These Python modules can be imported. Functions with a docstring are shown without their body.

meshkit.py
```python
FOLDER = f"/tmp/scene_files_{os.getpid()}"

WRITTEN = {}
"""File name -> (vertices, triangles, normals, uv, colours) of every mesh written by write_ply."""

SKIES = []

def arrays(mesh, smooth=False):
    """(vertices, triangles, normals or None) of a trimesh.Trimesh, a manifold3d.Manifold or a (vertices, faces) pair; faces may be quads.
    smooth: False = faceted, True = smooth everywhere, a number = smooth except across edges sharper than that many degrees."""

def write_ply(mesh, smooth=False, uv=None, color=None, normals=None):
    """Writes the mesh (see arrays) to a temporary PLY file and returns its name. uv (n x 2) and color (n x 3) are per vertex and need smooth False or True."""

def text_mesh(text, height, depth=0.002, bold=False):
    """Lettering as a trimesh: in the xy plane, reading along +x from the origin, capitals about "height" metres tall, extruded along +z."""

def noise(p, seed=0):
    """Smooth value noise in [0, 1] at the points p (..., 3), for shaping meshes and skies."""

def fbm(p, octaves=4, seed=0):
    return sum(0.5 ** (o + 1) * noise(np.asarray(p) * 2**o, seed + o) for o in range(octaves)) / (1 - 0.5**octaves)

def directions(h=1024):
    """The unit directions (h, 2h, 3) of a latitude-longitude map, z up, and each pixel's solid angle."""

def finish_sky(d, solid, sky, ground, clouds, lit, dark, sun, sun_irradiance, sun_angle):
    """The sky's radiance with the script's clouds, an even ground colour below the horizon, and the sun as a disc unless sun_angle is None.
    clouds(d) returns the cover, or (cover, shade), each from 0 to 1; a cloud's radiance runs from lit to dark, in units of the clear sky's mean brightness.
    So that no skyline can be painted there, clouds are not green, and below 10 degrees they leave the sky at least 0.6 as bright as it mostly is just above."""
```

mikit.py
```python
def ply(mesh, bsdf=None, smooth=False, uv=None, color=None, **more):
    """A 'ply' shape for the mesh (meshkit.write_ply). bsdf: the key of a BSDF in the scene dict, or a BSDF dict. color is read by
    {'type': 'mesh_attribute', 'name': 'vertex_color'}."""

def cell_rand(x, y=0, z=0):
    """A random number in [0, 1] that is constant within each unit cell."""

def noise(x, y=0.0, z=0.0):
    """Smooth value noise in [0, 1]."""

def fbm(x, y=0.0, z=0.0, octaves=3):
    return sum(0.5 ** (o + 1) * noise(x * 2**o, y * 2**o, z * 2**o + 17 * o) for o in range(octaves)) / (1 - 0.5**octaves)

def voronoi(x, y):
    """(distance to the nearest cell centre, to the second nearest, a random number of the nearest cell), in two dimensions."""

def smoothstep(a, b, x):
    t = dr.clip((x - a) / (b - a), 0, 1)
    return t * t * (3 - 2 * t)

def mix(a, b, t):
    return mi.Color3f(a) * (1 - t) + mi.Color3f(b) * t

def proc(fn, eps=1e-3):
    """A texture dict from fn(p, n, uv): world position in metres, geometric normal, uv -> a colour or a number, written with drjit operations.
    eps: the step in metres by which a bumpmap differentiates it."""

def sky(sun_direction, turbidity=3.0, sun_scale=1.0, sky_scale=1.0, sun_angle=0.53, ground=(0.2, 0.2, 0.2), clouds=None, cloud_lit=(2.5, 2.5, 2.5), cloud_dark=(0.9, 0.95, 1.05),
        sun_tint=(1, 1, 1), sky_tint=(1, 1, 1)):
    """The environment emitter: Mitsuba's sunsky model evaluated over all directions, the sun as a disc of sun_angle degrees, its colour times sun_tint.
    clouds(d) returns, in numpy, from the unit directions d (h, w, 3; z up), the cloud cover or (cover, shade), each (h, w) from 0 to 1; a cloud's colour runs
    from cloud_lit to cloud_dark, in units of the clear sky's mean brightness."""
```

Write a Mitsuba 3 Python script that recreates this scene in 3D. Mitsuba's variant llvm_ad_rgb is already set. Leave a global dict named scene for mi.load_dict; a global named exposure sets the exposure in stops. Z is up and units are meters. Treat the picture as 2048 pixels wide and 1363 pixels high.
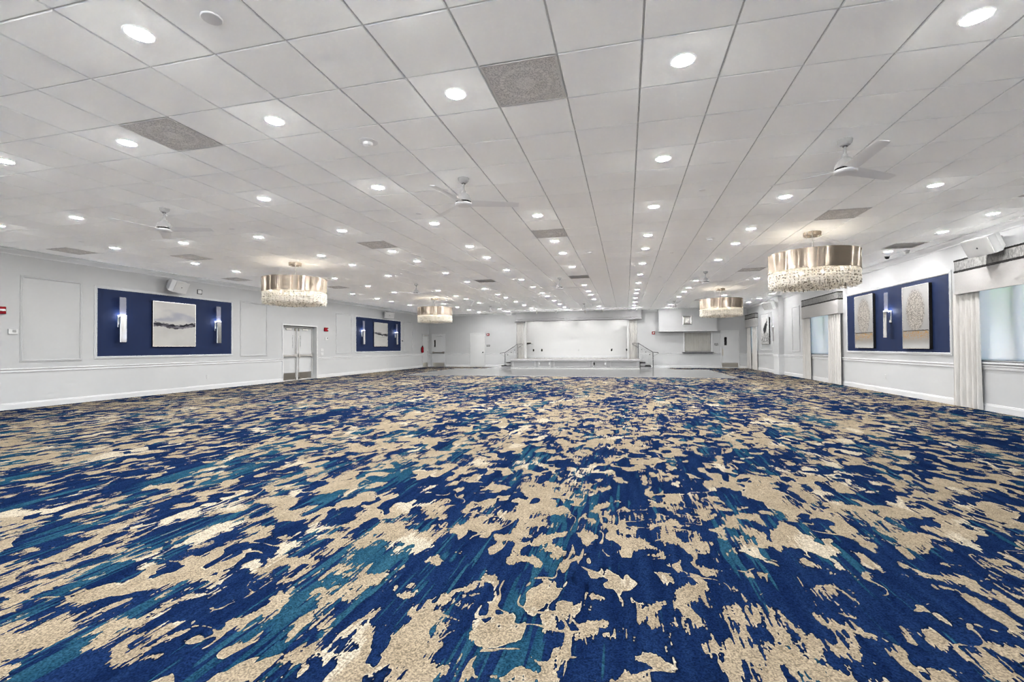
import math, random, numpy as np, trimesh, drjit as dr, mitsuba as mi, mikit, meshkit
from mikit import noise, fbm, smoothstep, mix, voronoi, cell_rand
from scipy.spatial import ConvexHull

scene, labels = {}, {}
T = mi.ScalarTransform4f

# ------------------------------------------------------------------ camera, sky, exposure
CAM_Z = 1.2562
YAW, PITCH, ROLL, FOCAL = 0.2438, 0.0137, -0.0061, 914.66     # focal length in pixels of a 2048 x 1363 frame
fwd = np.array([-math.sin(YAW) * math.cos(PITCH), math.cos(YAW) * math.cos(PITCH), math.sin(PITCH)])
right0 = np.array([math.cos(YAW), math.sin(YAW), 0.0])
up0 = np.cross(right0, fwd)
right_v = math.cos(ROLL) * right0 + math.sin(ROLL) * up0
up_v = -math.sin(ROLL) * right0 + math.cos(ROLL) * up0
eye = np.array([0.0, 0.0, CAM_Z])
scene['camera'] = {'type': 'perspective', 'fov': math.degrees(2 * math.atan(1024 / FOCAL)), 'fov_axis': 'x', 'near_clip': 0.05, 'far_clip': 300.0,
                   'to_world': T().look_at(origin=eye.tolist(), target=(eye + fwd).tolist(), up=up_v.tolist())}
exposure = 5.0
SKY_SCALE, LAMP, CHANDELIER, SCONCE, STAGE_LAMP, TRACK = [v * 2.0 ** -exposure for v in (47.0, 790.0, 27.0, 52.0, 420.0, 500.0)]
scene['sky'] = {**mikit.sky((-0.75, 0.06, 0.65), turbidity=4.5, sky_scale=SKY_SCALE, sun_scale=SKY_SCALE, ground=(0.35, 0.34, 0.32), sun_tint=(0.84, 0.97, 1.20)), 'sampling_weight': 24.0}


# ------------------------------------------------------------------ dimensions (metres)
XL, XR, YB, YF, ZC = -12.65, 6.63, 28.085, -4.6, 3.421
TX, TY, GX, GY = 0.6096, 0.62274, -2.30345, 2.71408           # ceiling tile pitch and grid origin
def tile_xy(i, j): return GX + i * TX, GY + j * TY            # i, j in tiles; .5 is a tile's centre

# ------------------------------------------------------------------ materials
def rgb(c): return {'type': 'rgb', 'value': list(c) if hasattr(c, '__len__') else [c, c, c]}
def mat(key, d): scene[key] = {'type': 'twosided', 'bsdf': d}
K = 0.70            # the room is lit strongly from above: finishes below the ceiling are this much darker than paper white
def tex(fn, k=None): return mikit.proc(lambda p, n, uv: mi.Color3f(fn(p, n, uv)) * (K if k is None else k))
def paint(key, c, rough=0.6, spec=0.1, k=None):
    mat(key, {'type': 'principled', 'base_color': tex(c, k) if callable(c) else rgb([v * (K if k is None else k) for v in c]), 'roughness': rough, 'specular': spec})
def metal(key, c, rough=0.2): mat(key, {'type': 'principled', 'base_color': rgb(c), 'roughness': rough, 'metallic': 1.0})
WALL, WHITE = (0.42, 0.425, 0.43), (0.49, 0.495, 0.50)
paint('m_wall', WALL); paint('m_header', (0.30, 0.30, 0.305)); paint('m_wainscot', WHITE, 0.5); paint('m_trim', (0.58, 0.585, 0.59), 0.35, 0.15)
paint('m_tile', (0.925, 0.93, 0.92), 0.9, 0.0, 1); paint('m_tile_b', (0.915, 0.92, 0.91), 0.9, 0.0, 1); paint('m_grid', (0.66, 0.665, 0.66), 0.6, 0.05, 1); paint('m_runner', (0.52, 0.525, 0.52), 0.6, 0.05, 1)
paint('m_navy', (0.009, 0.018, 0.058), 0.6, 0.1)
paint('m_white', (0.52, 0.525, 0.525), 0.35, 0.4); paint('m_offwhite', (0.46, 0.46, 0.455), 0.4); paint('m_door', (0.52, 0.525, 0.53), 0.35, 0.1)
paint('m_stage_wall', (0.60, 0.60, 0.60), 0.6)
paint('m_grey', (0.27, 0.27, 0.27), 0.5); paint('m_ceiling_grey', (0.55, 0.54, 0.525), 0.5, 0.2, 1); paint('m_darkgrey', (0.10, 0.10, 0.105), 0.5); paint('m_black', (0.012, 0.012, 0.012), 0.6, 0.05)
paint('m_red', (0.20, 0.006, 0.012), 0.4, 0.05); paint('m_stage', (0.25, 0.25, 0.255), 0.5); paint('m_stage_trim', (0.36, 0.36, 0.365), 0.5); paint('m_stage_floor', (0.20, 0.195, 0.19), 0.3, 0.5)
metal('m_steel', (0.60, 0.58, 0.55), 0.28); metal('m_chrome', (0.80, 0.79, 0.77), 0.08); metal('m_darksteel', (0.22, 0.21, 0.19), 0.3); metal('m_kick', (0.46, 0.43, 0.38), 0.22)
mat('m_champagne', {'type': 'roughconductor', 'material': 'none', 'distribution': 'ggx', 'alpha_u': 0.022, 'alpha_v': 0.30,
                    'specular_reflectance': rgb((0.37, 0.31, 0.25))})
paint('m_drum_inside', (0.85, 0.80, 0.72), 0.6, 0.2, 1)
scene['m_crystal_dark_reflect'] = {'type': 'principledthin', 'base_color': rgb((0.16, 0.135, 0.10)), 'roughness': 0.12, 'diff_trans': 1.0, 'eta': 1.5, 'spec_trans': 0.3}  # dark tone stands in for reflections in the crystal
scene['m_crystal'] = {'type': 'principledthin', 'base_color': rgb((0.86, 0.84, 0.79)), 'roughness': 0.12, 'diff_trans': 1.0, 'eta': 1.5, 'spec_trans': 0.15}
scene['m_acrylic'] = {'type': 'principledthin', 'base_color': rgb((0.36, 0.36, 0.43)), 'roughness': 0.15, 'diff_trans': 1.1, 'eta': 1.49, 'spec_trans': 0.35}
scene['m_pane'] = {'type': 'thindielectric', 'int_ior': 1.5}
scene['m_shade'] = {'type': 'principledthin', 'base_color': rgb((0.275, 0.262, 0.252)), 'roughness': 0.3, 'diff_trans': 1.6, 'spec_trans': 0.25, 'eta': 1.3}
def lamp(v): return {'type': 'area', 'radiance': rgb(v)}
mat('m_floor_gloss', {'type': 'principled', 'base_color': tex(lambda p, n, uv: mix((0.060, 0.059, 0.058), (0.074, 0.073, 0.072), fbm(p.x * 0.9, p.y * 0.9, 0.5, 3))), 'roughness': 0.10, 'specular': 0.7})

def carpet_fn(p, n, uv):
    x, y = p.x, p.y
    wx = fbm(x * 7.0 + 11, y * 5.4 + 3, 1.7, 2) - 0.5
    wy = fbm(x * 7.0 + 41, y * 5.4 + 23, 5.7, 2) - 0.5
    ax, ay = x + 0.17 * wx, y + 0.21 * wy
    big = noise(x * 1.1 + 5, y * 0.75 + 9, 2.0) - 0.5
    big2 = noise(x * 2.9 + 15, y * 1.6 + 29, 8.0) - 0.5
    blob = noise(ax * 11.0, ay * 6.8, 0.3) * 0.68 + noise(ax * 25 + 9, ay * 15, 4.3) * 0.32
    vein = dr.abs(noise(ax * 8.8 + 7, ay * 6.2, 9.1) - 0.5)
    vein = smoothstep(0.07, 0.0, vein) * smoothstep(0.40, 0.54, noise(x * 2.7, y * 2.2, 3.3))
    rag = smoothstep(0.28, 0.66, noise(x * 3.9 + 31, y * 2.7, 7.7))
    streak = noise(x * 120, y * 13, 2.2) * 0.5 + noise(x * 62, y * 8, 8.2) * 0.5 - 0.5
    speck = noise(x * 130, y * 80, 4.4) - 0.5
    f = blob + 0.17 * big + 0.20 * big2 + 0.16 * vein - 0.542 + streak * (0.06 + 0.36 * rag) + speck * (0.02 + 0.16 * rag)
    beige = smoothstep(-0.004, 0.004, f)
    tl = fbm((x + 0.06 * wx) * 4.4 + 60, y * 0.8 + 0.05 * wy, 6.1, 3) + (noise(x * 40, y * 2.6, 1.2) - 0.5) * 0.42 + (noise(x * 90, y * 5, 5.2) - 0.5) * 0.28
    teal = smoothstep(0.640, 0.680, tl)
    thin = smoothstep(0.86, 0.93, noise(x * 60, y * 2.6, 12.2))
    pile = noise(x * 190, y * 190, 1.1)
    pile2 = noise(x * 110, y * 110, 3.1)
    grain = 0.34 + 1.02 * pile + 0.30 * pile2
    nav = mix((0.007, 0.019, 0.070), (0.014, 0.036, 0.112), noise(x * 30, y * 3, 3.9))
    tea = mix((0.014, 0.062, 0.118), (0.034, 0.115, 0.178), noise(x * 26, y * 2.5, 7.9))
    base = mix(nav, tea, dr.maximum(teal, 0.35 * thin))
    cream = smoothstep(0.030, 0.008, f) * smoothstep(0.30, 0.46, noise(ax * 5.1 + 3, ay * 4.1, 2.9)) * (1 - 0.6 * rag)
    patch = smoothstep(0.76, 0.79, noise(ax * 4.3 + 91, ay * 2.3, 4.9) + 0.25 * streak)
    bg = mix((0.33, 0.265, 0.185), (0.47, 0.39, 0.285), noise(x * 14, y * 9, 6.6))
    bg = mix(bg, (0.58, 0.51, 0.40), dr.minimum(dr.maximum(cream, patch), 1))
    edge = smoothstep(-0.045, -0.006, f)
    base = base * (1 - 0.5 * edge)
    return mix(base * 0.44, bg * 0.50, beige) * grain

mat('m_carpet', {'type': 'diffuse', 'reflectance': tex(carpet_fn, 0.80)})

def curtain_tex(p, n, uv):
    a = noise(p.y * 90, p.x * 90, p.z * 7) * 0.5 + noise(p.y * 30, p.x * 30, p.z * 3.5) * 0.5
    return mix((0.44, 0.425, 0.405), (0.58, 0.565, 0.545), a)
mat('m_curtain', {'type': 'principled', 'base_color': tex(curtain_tex), 'roughness': 0.8, 'specular': 0.15, 'sheen': 0.3})
paint('m_cornice', lambda p, n, uv: mix((0.33, 0.322, 0.315), (0.37, 0.362, 0.353), noise(p.y * 160, p.x * 160, p.z * 160)), 0.85, 0.1)
def band_tex(p, n, uv):
    a = noise((p.y + p.x) * 75, p.z * 22, 2.0) * 0.6 + noise((p.y + p.x) * 160, p.z * 60, 5.0) * 0.4
    return mix((0.22, 0.22, 0.215), (0.40, 0.395, 0.385), smoothstep(0.25, 0.75, a))
paint('m_band', band_tex, 0.7, 0.05, 0.42)
def grille_tex(p, n, uv):          # uv runs 0..1 over the tile
    a, c = uv.x - 0.5, uv.y - 0.5
    r, ang = dr.sqrt(a * a + c * c), dr.atan2(c, a)
    holes = smoothstep(0.35, 0.6, noise(uv.x * 95, uv.y * 95, 0.5))
    col = mix((0.15, 0.148, 0.142), (0.235, 0.23, 0.222), holes)
    core = smoothstep(0.150, 0.140, r)
    cell = dr.abs(ang * (32 / (2 * math.pi)) - dr.floor(ang * (32 / (2 * math.pi))) - 0.5)
    dots = smoothstep(0.030, 0.022, dr.abs(r - 0.345)) * smoothstep(0.36, 0.28, cell)
    rings = 0.5 + 0.5 * dr.sin(r * 260)
    return mix(col, (0.275, 0.27, 0.26), dr.maximum(0.75 * core, dots) * 0.55) * (0.97 + 0.05 * rings)
paint('m_grille', grille_tex, 0.6, 0.05, 3.0)
def paint_sea(p, n, uv):           # abstract canvas: pale field, blue-grey wash, dark ink band
    u, v = uv.x, uv.y
    w = (fbm(u * 3, v * 6, 1.0, 3) - 0.5)
    col = mix((0.53, 0.52, 0.50), (0.60, 0.59, 0.575), fbm(u * 4, v * 4, 3.0, 3))
    wash = smoothstep(0.52, 0.60, v + 0.10 * w) * smoothstep(0.80, 0.66, v + 0.28 * w + 0.14 * (u - 0.5) * (u - 0.5) * 4 - 0.02)
    col = mix(col, (0.36, 0.375, 0.45), 0.75 * wash * (0.5 + 0.8 * noise(u * 7, v * 9, 8.0)))
    mid = 0.475 + 0.025 * dr.sin(u * 7 + 1) + 0.05 * w
    band = smoothstep(0.055, 0.040, dr.abs(v - mid) + 0.035 * (noise(u * 22, v * 40, 4.0) - 0.5))
    ink = mix((0.035, 0.035, 0.045), (0.22, 0.21, 0.24), smoothstep(0.3, 0.75, noise(u * 9, v * 55, 6.0)))
    return mix(col, ink, band)
paint('m_art_sea', paint_sea, 0.7, 0.05, 0.50)
def paint_sea2(p, n, uv):
    u, v = uv.x, uv.y
    w = fbm(u * 3 + 5, v * 6, 1.0, 3) - 0.5
    col = mix((0.50, 0.49, 0.47), (0.58, 0.57, 0.55), fbm(u * 4, v * 4, 7.0, 3))
    mid = 0.525 - 0.05 * (u - 0.3) + 0.05 * w
    band = smoothstep(0.052, 0.036, dr.abs(v - mid) + 0.045 * (noise(u * 12, v * 40, 4.0) - 0.5))
    low = smoothstep(0.03, 0.015, dr.abs(v - 0.40 - 0.06 * (u - 0.5) + 0.05 * w)) * smoothstep(0.3, 0.7, u)
    ink = mix((0.03, 0.03, 0.035), (0.25, 0.24, 0.26), smoothstep(0.35, 0.75, noise(u * 7, v * 40, 9.0)))
    return mix(mix(col, (0.30, 0.29, 0.29), 0.6 * low), ink, band)
paint('m_art_sea_b', paint_sea2, 0.7, 0.05, 0.52)
def paint_birch(p, n, uv):         # pale speckled oval above a gold and grey ground
    u, v = uv.x, uv.y
    s = noise(u * 95, v * 190, 2.0) * 0.55 + noise(u * 42, v * 85, 5.0) * 0.45
    field = mix((0.38, 0.375, 0.37), (0.58, 0.575, 0.57), smoothstep(0.3, 0.9, v) * 0.6 + 0.4 * dr.abs(u - 0.5) * 2)
    d = dr.sqrt(dr.square((u - 0.5) / 0.36) + dr.square((v - 0.60) / 0.34))
    oval = smoothstep(1.08, 0.86, d + 0.15 * (s - 0.5))
    col = mix(field, mix((0.15, 0.13, 0.11), (0.62, 0.57, 0.51), smoothstep(0.30, 0.62, s)), oval * 0.9)
    ground = smoothstep(0.285, 0.275, v + 0.012 * (noise(u * 20, 1.0, 1.0) - 0.5))
    gold = mix((0.40, 0.385, 0.36), (0.52, 0.27, 0.05), smoothstep(0.45, 0.65, s) * smoothstep(0.10, 0.22, v))
    gold = mix((0.60, 0.60, 0.59), gold, smoothstep(0.02, 0.13, v))
    col = mix(col, gold, ground)
    line = smoothstep(0.010, 0.006, dr.abs(v - 0.282))
    return mix(col, (0.06, 0.055, 0.05), 0.85 * line)
paint('m_art_birch', paint_birch, 0.7, 0.05, 0.40)
def paint_plume(p, n, uv):         # black brushed plume on white
    u, v = uv.x, uv.y
    c = 0.42 + 0.25 * smoothstep(0.3, 1.0, v) + 0.04 * dr.sin(v * 9)
    wid = 0.20 * smoothstep(0.95, 0.62, v) * smoothstep(0.32, 0.55, v) + 0.02
    s = noise(u * 40, v * 26, 3.0)
    plume = smoothstep(0.04, -0.04, dr.abs(u - c) - wid + 0.16 * (s - 0.5)) * smoothstep(0.36, 0.44, v) * smoothstep(0.97, 0.93, v)
    low = smoothstep(0.56, 0.66, noise(u * 26, v * 34, 8.0) + 0.10 * noise(u * 60, v * 60, 1.0)) * smoothstep(0.50, 0.34, v) * smoothstep(0.0, 0.06, v)
    return mix((0.60, 0.60, 0.59), (0.03, 0.03, 0.032), dr.minimum(1, plume + 0.75 * low))
paint('m_art_plume', paint_plume, 0.7, 0.05, 0.55)
paint('m_blind', lambda p, n, uv: mix((0.33, 0.325, 0.30), (0.40, 0.39, 0.365), noise(p.x * 45, p.z * 2, 1.0)), 0.7, 0.1)
paint('m_outside', (0.45, 0.45, 0.43), 0.9, 0.1, 1)
paint('m_leaf', lambda p, n, uv: mix((0.04, 0.10, 0.03), (0.14, 0.26, 0.08), noise(p.x * 5, p.y * 5, p.z * 5)), 0.8, 0.1, 1)
paint('m_bark', (0.14, 0.10, 0.07), 0.9)

# ------------------------------------------------------------------ mesh helpers
def join(*ms):
    return trimesh.util.concatenate([m for m in ms if m is not None])
def cb(x0, x1, y0, y1, z0, z1, c=0.003):
    """box with chamfered edges"""
    lo, hi = np.minimum([x0, y0, z0], [x1, y1, z1]), np.maximum([x0, y0, z0], [x1, y1, z1])
    c = min(c, 0.45 * float((hi - lo).min()))
    P = []
    for a in range(3):
        for s in np.ndindex(2, 2, 2):
            p = np.where(s, hi, lo).astype(float)
            for k in range(3):
                if k != a: p[k] += c if s[k] == 0 else -c
            P.append(p)
    P = np.array(P)
    h = ConvexHull(P)
    f = h.simplices.copy()
    n = np.cross(P[f[:, 1]] - P[f[:, 0]], P[f[:, 2]] - P[f[:, 0]])
    bad = (n * h.equations[:, :3]).sum(1) < 0
    f[bad] = f[bad][:, ::-1]
    return trimesh.Trimesh(P, f, process=False)
def pb(x0, x1, y0, y1, z0, z1):
    m = trimesh.creation.box((abs(x1 - x0), abs(y1 - y0), abs(z1 - z0)))
    m.apply_translation([(x0 + x1) / 2, (y0 + y1) / 2, (z0 + z1) / 2]); return m
def hull(P):
    return trimesh.Trimesh(P, process=False).convex_hull
def lathe(prof, n=24, cap=True):
    """(r, z) profile turned about z; faces point away from the axis when z rises along the profile"""
    prof = np.array(prof, float); a = np.arange(n) * 2 * np.pi / n
    V = np.stack([prof[:, None, 0] * np.cos(a), prof[:, None, 0] * np.sin(a), np.repeat(prof[:, None, 1], n, 1)], -1).reshape(-1, 3)
    F = []
    for k in range(len(prof) - 1):
        for i in range(n):
            j = (i + 1) % n
            F += [[k * n + i, k * n + j, (k + 1) * n + j], [k * n + i, (k + 1) * n + j, (k + 1) * n + i]]
    m = trimesh.Trimesh(V, F, process=False)
    m.update_faces(m.area_faces > 1e-12)
    return m
def tube(P, r, n=8):
    """polyline tube"""
    P = np.array(P, float); parts = []
    for a, b in zip(P[:-1], P[1:]):
        if np.linalg.norm(b - a) > 1e-6: parts.append(trimesh.creation.cylinder(r, segment=[a, b], sections=n))
    for p in P[1:-1]:
        s = trimesh.creation.icosphere(1, r); s.apply_translation(p); parts.append(s)
    return join(*parts)
def prism(prof, axis_len0, axis_len1):
    """(h, d) profile extruded along s: local coordinates (s, h, d)"""
    prof = np.array(prof, float); n = len(prof)
    V = np.vstack([np.column_stack([np.full(n, s), prof]) for s in (axis_len0, axis_len1)])
    F = []
    for i in range(n):
        j = (i + 1) % n
        F += [[i, j, n + j], [i, n + j, n + i]]
    from shapely.geometry import Polygon
    pv, pf = trimesh.creation.triangulate_polygon(Polygon(prof), engine='earcut')
    idx = [int(np.argmin(np.abs(prof - q).sum(1))) for q in pv]
    for t in pf:
        a, b, c = (idx[k] for k in t)
        F += [[a, b, c], [n + a, n + c, n + b]]
    m = trimesh.Trimesh(V, F, process=False); m.fix_normals(); return m
def frame_mould(s0, s1, h0, h1, prof):
    """mitred picture-frame moulding round a rectangle; prof = (outward, depth) points, closed"""
    V, n = [], len(prof)
    for (o, d) in prof:
        V += [[s0 - o, h0 - o, d], [s1 + o, h0 - o, d], [s1 + o, h1 + o, d], [s0 - o, h1 + o, d]]
    F = []
    for k in range(n):
        q = (k + 1) % n
        for i in range(4):
            j = (i + 1) % 4
            F += [[k * 4 + i, k * 4 + j, q * 4 + j], [k * 4 + i, q * 4 + j, q * 4 + i]]
    m = trimesh.Trimesh(V, F, process=False); m.fix_normals(); return m
MOULD = [(0.0, 0.0), (0.0, 0.010), (0.012, 0.022), (0.030, 0.026), (0.042, 0.016), (0.056, 0.020), (0.068, 0.012), (0.068, 0.0)]
WALL_M = {'left': np.array([[0, 0, 1, XL], [1, 0, 0, 0], [0, 1, 0, 0], [0, 0, 0, 1.0]]),
          'right': np.array([[0, 0, -1, XR], [1, 0, 0, 0], [0, 1, 0, 0], [0, 0, 0, 1.0]]),
          'back': np.array([[1, 0, 0, 0], [0, 0, -1, YB], [0, 1, 0, 0], [0, 0, 0, 1.0]])}
def onto(wall, m):
    """local (s along, h up, d out of the wall) -> world"""
    m = m.copy(); m.apply_transform(WALL_M[wall]); return m

# ------------------------------------------------------------------ naming helpers
def numbered(name):
    if name not in scene and name not in labels and not any(k.startswith(name + '__') for k in scene): return name
    k = 1
    while True:
        q = f'{name}_{k:03d}'
        if q not in scene and q not in labels and not any(x.startswith(q + '__') for x in scene): return q
        k += 1
counters = {}
def part_key(parent, name):
    k = counters.get((parent, name), 0); counters[(parent, name)] = k + 1
    return f'{parent}__{name}' if k == 0 else f'{parent}__{name}_{k:03d}'
def thing(name, label, cat, group=None):
    key = numbered(name); labels[key] = {'label': label, 'category': cat}
    if group: labels[key]['group'] = group
    return key
def part(parent, name, shape, bsdf=None, smooth=False, label=None, **kw):
    key = part_key(parent, name)
    scene[key] = dict(shape) if isinstance(shape, dict) else mikit.ply(shape, bsdf, smooth, **kw)
    if label: labels[key] = {'label': label}
    return key
def solo(name, mesh, bsdf, label, cat, group=None, smooth=False, **kw):
    key = thing(name, label, cat, group); scene[key] = mikit.ply(mesh, bsdf, smooth, **kw); return key
def struct(name, mesh, bsdf, label, smooth=False, **kw):
    if mesh is not None: scene[name] = mikit.ply(mesh, bsdf, smooth, **kw)
    labels[name] = {'label': label, 'kind': 'structure'}; return name
def wall_slab(s0, s1, h0, h1, d0, d1, holes):
    """a slab in local coordinates with rectangular holes (s0, s1, h0, h1)"""
    S = sorted({s0, s1, *[x for q in holes for x in q[:2]]}); Hh = sorted({h0, h1, *[x for q in holes for x in q[2:]]})
    ms = []
    for a, b in zip(S[:-1], S[1:]):
        runs = []
        for c, d in zip(Hh[:-1], Hh[1:]):
            if not any(q[0] <= (a + b) / 2 <= q[1] and q[2] <= (c + d) / 2 <= q[3] for q in holes):
                if runs and abs(runs[-1][1] - c) < 1e-9: runs[-1][1] = d
                else: runs.append([c, d])
        ms += [pb(a, b, c, d, d0, d1) for c, d in runs]
    return join(*ms)
ORD = ['', 'first', 'second', 'third', 'fourth', 'fifth', 'sixth', 'seventh', 'eighth', 'ninth', 'tenth', 'eleventh', 'twelfth', 'thirteenth', 'fourteenth', 'fifteenth', 'sixteenth']
def at(key_dict, x, y, z=0.0, rot=0.0):
    t = T().translate([x, y, z])
    if rot: t = t @ T().rotate([0, 0, 1], rot)
    return {**key_dict, 'to_world': t}
def project(p):
    q = np.asarray(p, float) - eye
    w = q @ fwd
    return (1024 + FOCAL * (q @ right_v) / w, 681.5 - FOCAL * (q @ up_v) / w, w)

# ================================================================== THE SETTING
OPEN_L = [(14.78, 16.72, -0.1, 2.155)]
ALC = (-6.68, 0.66, 0.0, 2.95)
WINS = [(8.35, 10.95, 0.92, 2.62), (16.68, 19.22, 0.92, 2.62), (26.10, 27.55, 0.92, 2.62)]
HATCH = (3.30, 4.72, 0.93, 2.04)

struct('floor', pb(XL - 0.3, XR, YF, YB + 2.2, -0.12, 0.0), 'm_carpet', 'patterned carpet of navy and teal streaks with torn beige blotches')
struct('wall_left', onto('left', wall_slab(YF, YB + 0.3, 0, ZC + 0.06, -0.30, 0, OPEN_L)), 'm_wall', 'long light grey wall with navy accent panels and white wainscot')
struct('wall_right', onto('right', wall_slab(YF, YB + 0.3, 0, ZC + 0.06, -0.30, 0, WINS)), 'm_wall', 'light grey wall with curtained windows')
struct('wall_back', onto('back', wall_slab(XL, XR, 0, ZC + 0.06, -0.25, 0, [ALC, HATCH])), 'm_wall', 'grey end wall with the stage opening')
ADDED_OPENINGS = [(-11.6 + 3.6 * n, -8.6 + 3.6 * n, 0.12, 2.70) for n in range(5)]  # unseen openings, added so light off the sunlit ground lifts the ceiling
FRONT_M = np.array([[1, 0, 0, 0], [0, 0, 1, YF], [0, 1, 0, 0], [0, 0, 0, 1.0]])
def onto_front(m): m = m.copy(); m.apply_transform(FRONT_M); return m
struct('wall_front', onto_front(wall_slab(XL - 0.3, XR + 0.3, 0, ZC + 0.06, -0.20, 0, ADDED_OPENINGS)), 'm_wall', 'wall behind the camera with glazed openings added to light the ceiling')
for n, (s0, s1, h0, h1) in enumerate(ADDED_OPENINGS):
    w = struct(f'window_{n + 4}', None, None, f'tall glazed opening added behind the camera to light the ceiling, {ORD[n + 1]} from the left')  # invented glazing, brings daylight in from behind the view
    part(w, 'frame', onto_front(join(cb(s0, s1, h0, h0 + 0.06, -0.16, -0.06), cb(s0, s1, h1 - 0.06, h1, -0.16, -0.06), cb(s0, s0 + 0.06, h0 + 0.06, h1 - 0.06, -0.16, -0.06), cb(s1 - 0.06, s1, h0 + 0.06, h1 - 0.06, -0.16, -0.06))), 'm_white')
    part(w, 'mullion', onto_front(cb((s0 + s1) / 2 - 0.03, (s0 + s1) / 2 + 0.03, h0 + 0.06, h1 - 0.06, -0.15, -0.07)), 'm_white')
    for a, b_ in ((s0 + 0.06, (s0 + s1) / 2 - 0.03), ((s0 + s1) / 2 + 0.03, s1 - 0.06)):
        part(w, 'pane', onto_front(trimesh.Trimesh([[a, h0 + 0.06, -0.11], [b_, h0 + 0.06, -0.11], [b_, h1 - 0.06, -0.11], [a, h1 - 0.06, -0.11]], [[0, 1, 2], [0, 2, 3]], process=False)), 'm_pane')
struct('ceiling', pb(XL, XR, YF, YB + 0.3, ZC + 0.045, ZC + 0.12), 'm_grid', 'suspended ceiling of square white acoustic tiles')

# stage alcove
YA = YB + 1.55
struct('wall_stage_back', pb(ALC[0] - 0.3, ALC[1] + 0.3, YA, YA + 0.1, 0, 3.4), 'm_stage_wall', 'smooth white wall at the back of the stage')
struct('wall_stage_left', pb(ALC[0] - 0.25, ALC[0], YB + 0.24, YA, 0, 3.4), 'm_white', 'white side wall of the stage recess')
struct('wall_stage_right', pb(ALC[1], ALC[1] + 0.25, YB + 0.24, YA, 0, 3.4), 'm_white', 'white side wall of the stage recess')
struct('ceiling_stage', pb(ALC[0] - 0.1, ALC[1] + 0.1, YB + 0.2, YA + 0.05, 3.30, 3.4), 'm_white', 'white ceiling over the stage')

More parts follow.
